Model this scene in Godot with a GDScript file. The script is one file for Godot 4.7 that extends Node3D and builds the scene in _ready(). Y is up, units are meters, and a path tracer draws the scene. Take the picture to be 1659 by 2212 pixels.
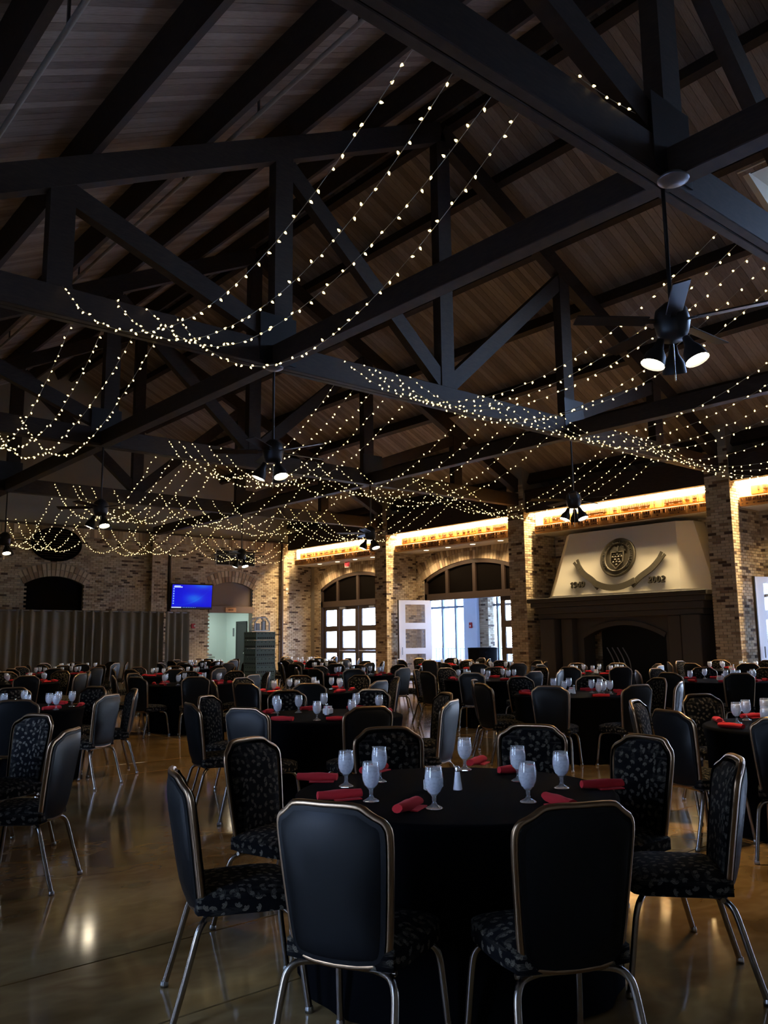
extends Node3D

# ---------------------------------------------------------------- measures (metres; the camera stands over the origin)
const TRUSS_Z := [-3.51, -9.64, -15.77, -21.9]
const END_Z := -28.03
const CHORD := 5.27          # underside of the tie beams
const BEAM_X := [6.2, 13.0]  # long beams under the trusses
const RIDGE_X := 9.6
const PIER_X := 18.5         # face of the brick piers on the right
const DORMER := [-5.9, 0.2] # the dormer in the right roof slope, z
const BACK_X := 19.9         # back of the bays on the right
var M := {}
var taken := {}
var rng := RandomNumberGenerator.new()
var chair0: Node3D
var goblet0: Node3D
var napkin_mesh: ArrayMesh
var shaker0: Node3D
var caddy0: Node3D
var table0: Node3D
var fan0: Node3D
var bulb_points := []

# ================================================================= mesh builder
class MB:
	var v := PackedVector3Array()
	var n := PackedVector3Array()
	var c := PackedColorArray()
	var uv := PackedVector2Array()
	var ix := PackedInt32Array()
	var col := Color(1, 1, 1)
	func vert(p: Vector3, nn: Vector3, u := Vector2.ZERO) -> int:
		v.append(p); n.append(nn); c.append(col); uv.append(u)
		return v.size() - 1
	func tri(a: int, b: int, d: int) -> void:
		var f := (v[b] - v[a]).cross(v[d] - v[a])
		if f.dot(n[a] + n[b] + n[d]) > 0.0:
			ix.append(a); ix.append(d); ix.append(b)
		else:
			ix.append(a); ix.append(b); ix.append(d)
	func quad(a: Vector3, b: Vector3, d: Vector3, e: Vector3, nn: Vector3) -> void:
		var i := vert(a, nn, Vector2(0, 1)); vert(b, nn, Vector2(1, 1)); vert(d, nn, Vector2(1, 0)); vert(e, nn, Vector2(0, 0))
		tri(i, i + 1, i + 2); tri(i, i + 2, i + 3)
	func box(ctr: Vector3, size: Vector3, b := Basis.IDENTITY) -> MB:
		var h := size * 0.5
		for ax in 3:
			for s in [-1.0, 1.0]:
				var nn := Vector3.ZERO; nn[ax] = s
				var u := Vector3.ZERO; u[(ax + 1) % 3] = 1.0
				var w := Vector3.ZERO; w[(ax + 2) % 3] = 1.0
				var o := nn * h; var uu := u * h; var ww := w * h
				quad(ctr + b * (o - uu - ww), ctr + b * (o + uu - ww), ctr + b * (o + uu + ww), ctr + b * (o - uu + ww), b * nn)
		return self
	# a box between two opposite corners
	func span(a: Vector3, b: Vector3) -> MB:
		return box((a + b) * 0.5, (b - a).abs())
	# a square bar from a to b, w wide sideways and h high
	func bar(a: Vector3, b: Vector3, w: float, h: float, up := Vector3.UP) -> MB:
		var d := (b - a).normalized()
		var s := d.cross(up).normalized()
		var t := s.cross(d).normalized()
		return box((a + b) * 0.5, Vector3(w, h, (b - a).length()), Basis(s, t, -d))
	# chamfered box
	func cbox(ctr: Vector3, size: Vector3, ch: float, b := Basis.IDENTITY) -> MB:
		var h := size * 0.5
		var ring := []
		for lv in [[-h.y, ch], [-h.y + ch, 0.0], [h.y - ch, 0.0], [h.y, ch]]:
			var q: float = lv[1]
			var hx: float = h.x - q; var hz: float = h.z - q; var y: float = lv[0]
			ring.append([Vector3(-hx + ch, y, -hz), Vector3(hx - ch, y, -hz), Vector3(hx, y, -hz + ch), Vector3(hx, y, hz - ch), Vector3(hx - ch, y, hz), Vector3(-hx + ch, y, hz), Vector3(-hx, y, hz - ch), Vector3(-hx, y, -hz + ch)])
		for k in 3:
			for i in 8:
				var j := (i + 1) % 8
				var p0: Vector3 = ring[k][i]; var p1: Vector3 = ring[k][j]; var p2: Vector3 = ring[k + 1][j]; var p3: Vector3 = ring[k + 1][i]
				var nn := (p1 - p0).cross(p3 - p0).normalized()
				if nn.dot((p0 + p2) * 0.5) < 0: nn = -nn
				quad(ctr + b * p0, ctr + b * p1, ctr + b * p2, ctr + b * p3, b * nn)
		for k in [0, 3]:
			var nn := Vector3(0, -1 if k == 0 else 1, 0)
			var m := vert(ctr + b * Vector3(0, ring[k][0].y, 0), b * nn)
			for i in 8: vert(ctr + b * ring[k][i], b * nn)
			for i in 8: tri(m, m + 1 + i, m + 1 + (i + 1) % 8)
		return self
	func tube(pts: Array, r: float, seg := 8, closed := false, r2 := -1.0) -> MB:
		var cnt := pts.size()
		var nrm := Vector3.ZERO
		var base := v.size()
		for i in cnt:
			var a: Vector3 = pts[(i - 1 + cnt) % cnt] if closed or i > 0 else pts[i]
			var b: Vector3 = pts[(i + 1) % cnt] if closed or i < cnt - 1 else pts[i]
			var d := (b - a).normalized()
			if i == 0:
				nrm = d.cross(Vector3.UP if absf(d.y) < 0.9 else Vector3.RIGHT).normalized()
			nrm = (nrm - d * nrm.dot(d)).normalized()
			var bi := d.cross(nrm)
			var rr := r if r2 < 0 else lerpf(r, r2, float(i) / (cnt - 1))
			for s in seg:
				var t := TAU * s / seg
				var o := nrm * cos(t) + bi * sin(t)
				vert(pts[i] + o * rr, o, Vector2(float(s) / seg, float(i)))
		for i in (cnt if closed else cnt - 1):
			var j := (i + 1) % cnt
			for s in seg:
				var s2 := (s + 1) % seg
				tri(base + i * seg + s, base + i * seg + s2, base + j * seg + s2)
				tri(base + i * seg + s, base + j * seg + s2, base + j * seg + s)
		if not closed:
			for e in [0, cnt - 1]:
				var d2: Vector3 = (pts[0] - pts[1] if e == 0 else pts[cnt - 1] - pts[cnt - 2]).normalized()
				var m := vert(pts[e], d2)
				for s in seg: vert(v[base + e * seg + s], d2)
				for s in seg: tri(m, m + 1 + s, m + 1 + (s + 1) % seg)
		return self
	# profile: Vector2(radius, height) from bottom to top along the outside
	func lathe(prof: Array, seg := 16, xf := Transform3D.IDENTITY) -> MB:
		var base := v.size()
		var cnt := prof.size()
		for i in cnt:
			var a: Vector2 = prof[maxi(i - 1, 0)]; var b: Vector2 = prof[mini(i + 1, cnt - 1)]
			var d := (b - a).normalized()
			var no := Vector2(d.y, -d.x)
			for s in seg:
				var t := TAU * s / seg
				vert(xf * Vector3(prof[i].x * cos(t), prof[i].y, prof[i].x * sin(t)), (xf.basis * Vector3(no.x * cos(t), no.y, no.x * sin(t))).normalized(), Vector2(float(s) / seg, float(i) / cnt))
		for i in cnt - 1:
			for s in seg:
				var s2 := (s + 1) % seg
				tri(base + i * seg + s, base + i * seg + s2, base + (i + 1) * seg + s2)
				tri(base + i * seg + s, base + (i + 1) * seg + s2, base + (i + 1) * seg + s)
		return self
	# a flat outline (x, y) raised to a cushion: z = z0 + bulge towards dir
	func pillow(outline: Array, ctr: Vector2, z0: float, bulge: float, dir: float) -> MB:
		var base := v.size()
		var cnt := outline.size()
		var scales := [1.0, 0.97, 0.9, 0.72, 0.4]
		for k in scales.size():
			var sc: float = scales[k]
			for i in cnt:
				var p: Vector2 = ctr + (outline[i] - ctr) * sc
				var q: Vector2 = outline[i] - ctr
				var zz := z0 + dir * bulge * (1.0 - pow(sc, 5.0))
				var slope := 5.0 * pow(sc, 4.0) * bulge / maxf(q.length(), 0.05)
				var qn := q.normalized()
				vert(Vector3(p.x, p.y, zz), Vector3(qn.x * slope, qn.y * slope, dir).normalized(), p)
		var m := vert(Vector3(ctr.x, ctr.y, z0 + dir * bulge), Vector3(0, 0, dir), ctr)
		for k in scales.size() - 1:
			for i in cnt:
				var j := (i + 1) % cnt
				tri(base + k * cnt + i, base + k * cnt + j, base + (k + 1) * cnt + j)
				tri(base + k * cnt + i, base + (k + 1) * cnt + j, base + (k + 1) * cnt + i)
		for i in cnt:
			tri(base + 4 * cnt + i, base + 4 * cnt + (i + 1) % cnt, m)
		return self
	# the side wall of an outline between two z
	func rim(outline: Array, ctr: Vector2, z0: float, z1: float) -> MB:
		var base := v.size()
		var cnt := outline.size()
		for i in cnt:
			var a: Vector2 = outline[(i - 1 + cnt) % cnt]; var b: Vector2 = outline[(i + 1) % cnt]
			var d := (b - a).normalized()
			var no := Vector2(d.y, -d.x)
			if no.dot(outline[i] - ctr) < 0: no = -no
			vert(Vector3(outline[i].x, outline[i].y, z0), Vector3(no.x, no.y, 0), Vector2(i * 0.05, z0))
			vert(Vector3(outline[i].x, outline[i].y, z1), Vector3(no.x, no.y, 0), Vector2(i * 0.05, z1))
		for i in cnt:
			var j := (i + 1) % cnt
			tri(base + 2 * i, base + 2 * j, base + 2 * j + 1)
			tri(base + 2 * i, base + 2 * j + 1, base + 2 * i + 1)
		return self
	func warp(f: Callable) -> MB:
		for i in v.size(): v[i] = f.call(v[i])
		return self
	func mesh(coloured := false) -> ArrayMesh:
		var a := []
		a.resize(Mesh.ARRAY_MAX)
		a[Mesh.ARRAY_VERTEX] = v; a[Mesh.ARRAY_NORMAL] = n; a[Mesh.ARRAY_TEX_UV] = uv; a[Mesh.ARRAY_INDEX] = ix
		if coloured: a[Mesh.ARRAY_COLOR] = c
		var m := ArrayMesh.new()
		m.add_surface_from_arrays(Mesh.PRIMITIVE_TRIANGLES, a)
		return m

# ================================================================= naming and placing
func numbered(called: String) -> String:
	var k: int = taken.get(called, 0)
	taken[called] = k + 1
	return called if k == 0 else "%s_%03d" % [called, k]

func thing(called: String, label: String, category: String, at := Vector3.ZERO, turn := 0.0, group := "") -> Node3D:
	var o := Node3D.new()
	o.name = numbered(called)
	add_child(o)
	o.position = at; o.rotation.y = turn
	tag(o, label, category, group)
	return o

func tag(o: Node, label: String, category: String, group := "") -> Node:
	o.set_meta("label", label); o.set_meta("category", category)
	if group: o.set_meta("group", group)
	return o

func part(called: String, mesh: Mesh, m: Material, parent: Node, at := Vector3.ZERO, b := Basis.IDENTITY) -> MeshInstance3D:
	var o := MeshInstance3D.new()
	o.name = called if parent != self else numbered(called)
	o.mesh = mesh
	o.material_override = m
	parent.add_child(o, true)
	o.transform = Transform3D(b, at)
	return o

func struct(called: String, mesh: Mesh, m: Material, at := Vector3.ZERO) -> MeshInstance3D:
	var o := part(called, mesh, m, self, at)
	o.set_meta("kind", "structure")
	return o

func struct_node(called: String) -> Node3D:
	var o := Node3D.new()
	o.name = numbered(called)
	add_child(o)
	o.set_meta("kind", "structure")
	return o

func dup(src: Node3D, at: Vector3, turn: float, label: String, group := "") -> Node3D:
	var o: Node3D = src.duplicate()
	o.name = numbered(String(src.get_meta("base_name")))
	add_child(o)
	o.position = at; o.rotation.y = turn
	o.set_meta("label", label)
	if group: o.set_meta("group", group)
	return o

# ================================================================= materials
func lin(r: float, g: float, b: float, a := 1.0) -> Color:
	var c := Color(r, g, b).linear_to_srgb()
	c.a = a
	return c

func mat(called: String, c: Color, rough := 0.7, metal := 0.0, spec := 0.5) -> StandardMaterial3D:
	var m := StandardMaterial3D.new()
	m.resource_name = called
	m.albedo_color = c
	m.roughness = rough
	m.metallic = metal
	m.metallic_specular = spec
	M[called] = m
	return m

func glow(called: String, c: Color, energy: float) -> StandardMaterial3D:
	var m := mat(called, lin(0.8, 0.8, 0.8), 0.5)
	m.emission_enabled = true
	m.emission = c
	m.emission_energy_multiplier = energy
	return m

func noise_tex(freq: float, ramp: Array, seed_: int, size := 512, octaves := 4, stretch := false) -> NoiseTexture2D:
	var f := FastNoiseLite.new()
	f.seed = seed_; f.frequency = freq; f.fractal_octaves = octaves
	f.noise_type = FastNoiseLite.TYPE_SIMPLEX_SMOOTH
	var g := Gradient.new()
	var offs := PackedFloat32Array(); var cols := PackedColorArray()
	for e in ramp:
		offs.append(e[0]); cols.append(e[1])
	g.offsets = offs; g.colors = cols
	var t := NoiseTexture2D.new()
	t.width = size; t.height = size; t.seamless = true; t.noise = f; t.color_ramp = g
	return t

func triplanar(m: StandardMaterial3D, t: Texture2D, sc: Vector3, world := true) -> void:
	m.albedo_texture = t
	m.uv1_triplanar = true
	m.uv1_world_triplanar = world
	m.uv1_scale = sc

# leaf print of the chair fabric: pale sprigs of three small leaves on near-black cloth
func fabric_image() -> ImageTexture:
	var s := 512
	var im := Image.create(s, s, false, Image.FORMAT_RGB8)
	im.fill(lin(0.004, 0.004, 0.0045))
	var r := RandomNumberGenerator.new(); r.seed = 5
	var spots := []
	for k in 4000:
		var p := Vector2(r.randf() * s, r.randf() * s)
		var ok := true
		for q in spots:
			var d: Vector2 = (p - q).abs()
			d = Vector2(minf(d.x, s - d.x), minf(d.y, s - d.y))
			if d.length() < 30.0:
				ok = false
				break
		if ok: spots.append(p)
	for p in spots:
		var turn := r.randf() * TAU
		for leaf in 3:
			var a: float = turn + (leaf - 1) * 0.95
			var ctr: Vector2 = p + Vector2(cos(a), sin(a)) * 8.0
			var tone := r.randf_range(0.6, 1.0)
			var cc := lin(0.14 * tone, 0.122 * tone, 0.09 * tone)
			for yy in range(-10, 11):
				for xx in range(-10, 11):
					var q := Vector2(xx, yy).rotated(-a)
					if (q.x / 8.5) * (q.x / 8.5) + (q.y / 4.6) * (q.y / 4.6) < 1.0 and absf(q.y) > 0.45:
						im.set_pixel(posmod(int(ctr.x) + xx, s), posmod(int(ctr.y) + yy, s), cc)
	return ImageTexture.create_from_image(im)

func screen_image() -> ImageTexture:
	var w := 256; var h := 144
	var im := Image.create(w, h, false, Image.FORMAT_RGB8)
	for y in h:
		for x in w:
			var u := float(x) / w; var q := float(y) / h
			var blob := exp(-(pow((u - 0.55) / 0.24, 2) + pow((q - 0.58) / 0.22, 2)))
			var top := exp(-(pow((u - 0.75) / 0.28, 2) + pow((q - 0.02) / 0.16, 2)))
			var sweep := exp(-pow((q - (0.95 - 0.6 * pow(u - 0.35, 2) * 2.0 - 0.35 * u)) / 0.025, 2)) * 0.25
			var k: float = clampf(blob * 0.75 + top * 0.7 + sweep, 0, 1)
			im.set_pixel(x, y, Color(0.0 + 0.10 * k, 0.02 + 0.50 * k, 0.86 + 0.06 * k))
	for i in 7:                                            # icons down the left side
		im.fill_rect(Rect2i(6, 22 + i * 15, 8, 8), Color(0.45, 0.75, 0.95))
		im.fill_rect(Rect2i(8, 24 + i * 15, 4, 3), Color(0.9, 0.95, 1.0))
	im.fill_rect(Rect2i(12, 6, 40, 5), Color(0.75, 0.9, 1.0))
	im.fill_rect(Rect2i(10, 12, 54, 6), Color(0.9, 0.97, 1.0))
	im.fill_rect(Rect2i(0, 136, 256, 8), Color(0.02, 0.08, 0.35))
	im.fill_rect(Rect2i(0, 137, 62, 6), Color(0.9, 0.96, 1.0))
	for i in 8: im.fill_rect(Rect2i(72 + i * 11, 138, 5, 4), Color(0.5, 0.75, 0.95))
	return ImageTexture.create_from_image(im)

func make_materials() -> void:
	var wood := mat("dark_timber", lin(0.6, 0.6, 0.6), 0.62)
	triplanar(wood, noise_tex(0.02, [[0.0, lin(0.026, 0.013, 0.008)], [0.5, lin(0.042, 0.023, 0.014)], [1.0, lin(0.068, 0.040, 0.026)]], 3), Vector3(0.5, 2.5, 0.5))
	var i := 0
	for tone in [[0.29, 0.235, 0.20], [0.245, 0.195, 0.165], [0.34, 0.28, 0.242], [0.20, 0.157, 0.132]]:
		var p := mat("plank_%d" % i, lin(1, 1, 1), 0.65)
		var c0 := lin(tone[0] * 0.72, tone[1] * 0.70, tone[2] * 0.68); var c1 := lin(tone[0] * 1.1, tone[1] * 1.1, tone[2] * 1.1)
		triplanar(p, noise_tex(0.03, [[0.0, c0], [0.42, c1.lerp(c0, 0.4)], [0.6, c1], [0.93, c1], [1.0, lin(0.09, 0.055, 0.04)]], 11 + i, 512), Vector3(0.35, 0.35, 3.0))
		i += 1
	var fl := mat("polished_concrete", lin(1, 1, 1), 0.16, 0.0, 0.5)
	triplanar(fl, noise_tex(0.006, [[0.0, lin(0.115, 0.064, 0.023)], [0.35, lin(0.19, 0.115, 0.044)], [0.55, lin(0.265, 0.168, 0.070)], [0.75, lin(0.215, 0.124, 0.047)], [1.0, lin(0.34, 0.222, 0.10)]], 8, 1024, 4), Vector3(0.2, 0.2, 0.33))
	var rt := noise_tex(0.01, [[0.0, Color(0.07, 0.07, 0.07)], [1.0, Color(0.12, 0.12, 0.12)]], 21, 512, 3)
	fl.roughness = 1.0
	fl.roughness_texture = rt
	mat("joint_dark", lin(0.02, 0.017, 0.013), 0.9)
	mat("mortar", lin(0.30, 0.26, 0.20), 0.9)
	var bm := mat("brick_mixed", lin(1, 1, 1), 0.85)
	bm.vertex_color_use_as_albedo = true
	mat("plaster", lin(0.34, 0.32, 0.27), 0.85)
	mat("cream_plaster", lin(0.86, 0.82, 0.70), 0.8)
	mat("soffit_white", lin(0.66, 0.60, 0.48), 0.7)
	mat("frame_brown", lin(0.045, 0.030, 0.024), 0.45)
	mat("panel_black", lin(0.004, 0.003, 0.0025), 0.75, 0.0, 0.1)
	mat("door_white", lin(0.72, 0.76, 0.84), 0.45)
	var gl := mat("pane_glass", Color(1, 1, 1, 0.06), 0.02)
	gl.transparency = BaseMaterial3D.TRANSPARENCY_ALPHA
	var gg := mat("goblet_glass", Color(1, 1, 1, 0.10), 0.02)
	gg.transparency = BaseMaterial3D.TRANSPARENCY_ALPHA
	var ice := mat("iced_water", lin(1, 1, 1), 0.22)
	triplanar(ice, noise_tex(0.03, [[0.0, lin(0.55, 0.58, 0.63)], [0.4, lin(0.82, 0.84, 0.88)], [1.0, lin(0.96, 0.97, 0.98)]], 31, 256, 3), Vector3(9, 9, 9), false)
	ice.backlight_enabled = true
	ice.backlight = lin(0.8, 0.82, 0.86)
	var nap := mat("red_napkin", lin(0.52, 0.028, 0.034), 0.9, 0.0, 0.2)
	nap.rim_enabled = true; nap.rim = 0.3
	var cl := mat("black_cloth", lin(0.003, 0.003, 0.0036), 0.9, 0.0, 0.1)
	mat("back_vinyl", lin(0.0032, 0.0036, 0.0042), 0.40, 0.0, 0.29)
	var fb := mat("leaf_fabric", lin(1, 1, 1), 0.9, 0.0, 0.2)
	triplanar(fb, fabric_image(), Vector3(1.75, 1.75, 1.75), false)
	mat("bronze_frame", lin(0.30, 0.20, 0.12), 0.30, 1.0)
	mat("leg_metal", lin(0.34, 0.29, 0.24), 0.27, 1.0)
	mat("glide", lin(0.5, 0.5, 0.5), 0.3, 1.0)
	mat("chrome", lin(0.75, 0.75, 0.76), 0.18, 1.0)
	mat("salt_white", lin(0.80, 0.82, 0.88), 0.4)
	mat("china_white", lin(0.78, 0.77, 0.74), 0.25)
	mat("packet_pink", lin(0.75, 0.35, 0.38), 0.7)
	mat("packet_tan", lin(0.70, 0.55, 0.30), 0.7)
	mat("black_metal", lin(0.010, 0.010, 0.011), 0.4, 0.0)
	mat("lamp_black", lin(0.012, 0.012, 0.012), 0.5)
	glow("fan_lamp_glow", Color(1.0, 0.93, 0.80), 45.0)
	glow("downlight_glow", Color(1.0, 0.90, 0.72), 7.0)
	glow("cove_tube_glow", Color(1.0, 0.86, 0.62), 14.0)
	glow("fairy_bulb_glow", Color(1.0, 0.87, 0.58), 5.5)
	glow("office_light_glow", Color(0.93, 1.0, 0.98), 4.0)
	mat("wire_white", lin(0.38, 0.36, 0.30), 0.5)
	mat("plaque_gold", lin(0.50, 0.25, 0.05), 0.55)
	mat("plaque_brown", lin(0.42, 0.20, 0.05), 0.6)
	mat("carving", lin(0.13, 0.05, 0.014), 0.7)
	mat("seal_bronze", lin(0.095, 0.082, 0.058), 0.55, 0.25)
	mat("seal_dark", lin(0.035, 0.029, 0.021), 0.6, 0.2)
	mat("hearth_stone", lin(0.055, 0.050, 0.045), 0.75)
	mat("soot", lin(0.006, 0.006, 0.006), 0.9)
	var dr := mat("drape", lin(0.155, 0.138, 0.105), 0.85)
	dr.backlight_enabled = true
	dr.backlight = lin(0.05, 0.045, 0.035)
	mat("crate_green", lin(0.13, 0.19, 0.155), 0.5)
	mat("crate_hole", lin(0.012, 0.014, 0.013), 0.8)
	mat("office_wall", lin(0.72, 0.78, 0.74), 0.8)
	mat("office_trim", lin(0.03, 0.028, 0.028), 0.5)
	mat("wood_panel", lin(0.11, 0.075, 0.055), 0.6)
	mat("wood_header", lin(0.19, 0.125, 0.08), 0.6)
	mat("sign_wood", lin(0.58, 0.30, 0.11), 0.5)
	mat("alarm_red", lin(0.45, 0.02, 0.02), 0.4)
	mat("plate_white", lin(0.72, 0.72, 0.70), 0.4)
	mat("grille", lin(0.05, 0.047, 0.042), 0.5)
	mat("grille_frame", lin(0.36, 0.34, 0.30), 0.5)
	mat("gallery_wall", lin(0.62, 0.68, 0.78), 0.8)
	mat("gallery_floor", lin(0.35, 0.36, 0.38), 0.3)
	mat("window_frame", lin(0.16, 0.18, 0.21), 0.5)
	mat("pavement", lin(0.62, 0.62, 0.60), 0.9)
	mat("iron", lin(0.02, 0.02, 0.02), 0.5)
	mat("acrylic_edge", lin(0.80, 0.85, 0.90), 0.2)
	mat("pewter", lin(0.22, 0.23, 0.25), 0.35, 0.6)
	var sc := mat("screen_glow", lin(0.01, 0.01, 0.02), 0.3)
	sc.emission_enabled = true
	sc.emission = Color.BLACK
	sc.emission_energy_multiplier = 1.1
	sc.emission_texture = screen_image()
	glow("exit_glow", Color(1.0, 0.12, 0.22), 1.3)
	mat("bezel", lin(0.012, 0.012, 0.014), 0.3)

# ================================================================= bricks
var brick_mats := []
var brick_cols := []
var brick_unit: ArrayMesh
func brick_setup() -> void:
	# buff, tan, brown and near-black bricks
	for t in [[0.50, 0.40, 0.26], [0.44, 0.345, 0.225], [0.54, 0.44, 0.30], [0.36, 0.27, 0.17], [0.25, 0.175, 0.11], [0.085, 0.055, 0.038]]:
		brick_cols.append(Color(t[0], t[1], t[2]))
		brick_mats.append(mat("brick_%d" % brick_mats.size(), lin(t[0], t[1], t[2]), 0.85))
	brick_unit = MB.new().box(Vector3.ZERO, Vector3.ONE).mesh()

func brick_tone() -> int:
	var r := rng.randf()
	return 0 if r < 0.30 else 1 if r < 0.52 else 2 if r < 0.70 else 3 if r < 0.83 else 4 if r < 0.925 else 5

# one brick face field: origin (lower corner), u along the wall, out = facing; keep(u, y) tells where brick is
func brick_field(list: Array, o: Vector3, u: Vector3, out: Vector3, w: float, y0: float, y1: float, keep: Callable) -> void:
	var ch := 0.0677; var bl := 0.2033
	var row := 0
	var y := y0
	while y + ch * 0.6 < y1:
		var x := -(bl * 0.5 if row % 2 else 0.0)
		while x < w - 0.01:
			var a := maxf(x, 0.0); var b := minf(x + bl - 0.0107, w)
			var uc := (a + b) * 0.5
			if b - a > 0.03 and keep.call(uc, y + ch * 0.5):
				list.append([o + u * uc + Vector3.UP * (y + 0.0285 - o.y), u, out, b - a, brick_tone()])
			x += bl
		y += ch
		row += 1

func lay_bricks(list: Array, parent: Node3D, singles: int) -> void:
	var far := func(p: Vector3) -> float: return p.length() + (0.0 if p.z < -9.25 and p.z < -0.48 * p.x else 100.0)
	list.sort_custom(func(p, q): return far.call(p[0]) < far.call(q[0]))
	var mb := MB.new()
	for i in list.size():
		var e: Array = list[i]
		var c: Vector3 = e[0] + e[2] * 0.004
		if i < singles:
			part("brick", brick_unit, brick_mats[e[4]], parent, c, Basis(e[1] * e[3], Vector3.UP * 0.057, e[2] * 0.024))
		else:
			var k := 0.9 + 0.2 * rng.randf()
			var cc: Color = brick_cols[e[4]]
			mb.col = Color(cc.r * k, cc.g * k, cc.b * k)
			var u: Vector3 = e[1] * e[3] * 0.5; var vv := Vector3.UP * 0.0285; var f: Vector3 = c + e[2] * 0.012; var g: Vector3 = c - e[2] * 0.012
			mb.quad(f - u - vv, f + u - vv, f + u + vv, f - u + vv, e[2])
			mb.quad(f - u + vv, f + u + vv, g + u + vv, g - u + vv, Vector3.UP)
			mb.quad(f - u - vv, f + u - vv, g + u - vv, g - u - vv, Vector3.DOWN)
			mb.quad(f + u - vv, f + u + vv, g + u + vv, g + u - vv, e[1])
			mb.quad(f - u - vv, f - u + vv, g - u + vv, g - u - vv, -e[1])
	if mb.v.size():
		var o := part("brickwork", mb.mesh(true), M.brick_mixed, parent)
		o.set_meta("kind", "stuff")

# ================================================================= camera, sky, light
func set_camera() -> void:
	var cam := Camera3D.new()
	cam.name = "camera"
	add_child(cam)
	var yaw := deg_to_rad(40.449); var pitch := deg_to_rad(8.7487); var roll := deg_to_rad(-0.6825)
	var f := Vector3(sin(yaw) * cos(pitch), sin(pitch), -cos(yaw) * cos(pitch))
	var r := Vector3(cos(yaw), 0, sin(yaw))
	var u := r.cross(f)
	cam.transform = Transform3D(Basis(r * cos(roll) + u * sin(roll), u * cos(roll) - r * sin(roll), -f), Vector3(0, 1.45, 0))
	cam.fov = 63.12
	cam.near = 0.05; cam.far = 400.0
	cam.current = true

func set_world() -> void:
	var we := WorldEnvironment.new()
	we.name = "environment"
	var e := Environment.new()
	var s := Sky.new()
	var p := ProceduralSkyMaterial.new()
	p.sky_top_color = Color(0.62, 0.76, 1.0)
	p.sky_horizon_color = Color(0.84, 0.91, 1.0)
	p.ground_horizon_color = Color(0.66, 0.69, 0.72)
	p.ground_bottom_color = Color(0.5, 0.52, 0.54)
	p.sky_energy_multiplier = 4.2
	p.ground_energy_multiplier = 2.4
	s.sky_material = p
	e.background_mode = Environment.BG_SKY
	e.sky = s
	e.ambient_light_source = Environment.AMBIENT_SOURCE_SKY
	e.tonemap_mode = Environment.TONE_MAPPER_LINEAR
	e.tonemap_exposure = 0.85
	e.sdfgi_enabled = true; e.ssao_enabled = true; e.ssil_enabled = true
	we.environment = e
	add_child(we)

func lamp_omni(parent: Node, at: Vector3, c: Color, energy: float, size := 0.05) -> void:
	var l := OmniLight3D.new()
	l.name = "lamp_light"
	l.light_color = c; l.light_energy = energy; l.light_size = size
	l.omni_range = 40.0; l.omni_attenuation = 2.0; l.shadow_enabled = true
	parent.add_child(l, true)
	l.position = at

func lamp_spot(parent: Node, at: Vector3, dir: Vector3, c: Color, energy: float, angle: float, size := 0.05) -> void:
	var l := SpotLight3D.new()
	l.name = "lamp_light"
	l.light_color = c; l.light_energy = energy; l.light_size = size
	l.spot_range = 40.0; l.spot_attenuation = 2.0; l.spot_angle = angle; l.spot_angle_attenuation = 0.6; l.shadow_enabled = true
	parent.add_child(l, true)
	var up := Vector3.UP if absf(dir.normalized().y) < 0.95 else Vector3.RIGHT
	l.transform = Transform3D(Basis.looking_at(dir, up), at)

func lamp_area(parent: Node, at: Vector3, dir: Vector3, sz: Vector2, c: Color, energy: float) -> void:
	var l := AreaLight3D.new()
	l.name = "lamp_light"
	l.light_color = c; l.light_energy = energy; l.area_size = sz
	l.area_range = 40.0; l.shadow_enabled = true
	parent.add_child(l, true)
	var up := Vector3.UP if absf(dir.normalized().y) < 0.95 else Vector3.RIGHT
	l.transform = Transform3D(Basis.looking_at(dir, up), at)

# ================================================================= the room
func roof_y(x: float) -> float:      # underside of the planks
	var d := x - 3.515 if x < RIDGE_X else 2.0 * RIDGE_X - x - 3.515
	return 7.08 + 0.497 * d + 0.74

func build_floor() -> void:
	var fl := struct_node("floor")
	part("subfloor", MB.new().span(Vector3(-1.6, -0.3, 4.2), Vector3(20.2, -0.012, -28.4)).mesh(), M.joint_dark, fl)
	var xs := [-1.6, 6.03, 9.45, 12.86, 16.28, 20.2]
	var zs := [4.2, 2.9, 2.1, -3.22, -4.01, -9.25, -10.04, -15.38, -16.17, -21.5, -22.3, -28.4]
	for i in xs.size() - 1:
		for j in zs.size() - 1:
			part("slab", MB.new().cbox(Vector3((xs[i] + xs[i + 1]) * 0.5, -0.03, (zs[j] + zs[j + 1]) * 0.5), Vector3(xs[i + 1] - xs[i] - 0.007, 0.06, zs[j] - zs[j + 1] - 0.007), 0.003).mesh(), M.polished_concrete, fl)

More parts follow.
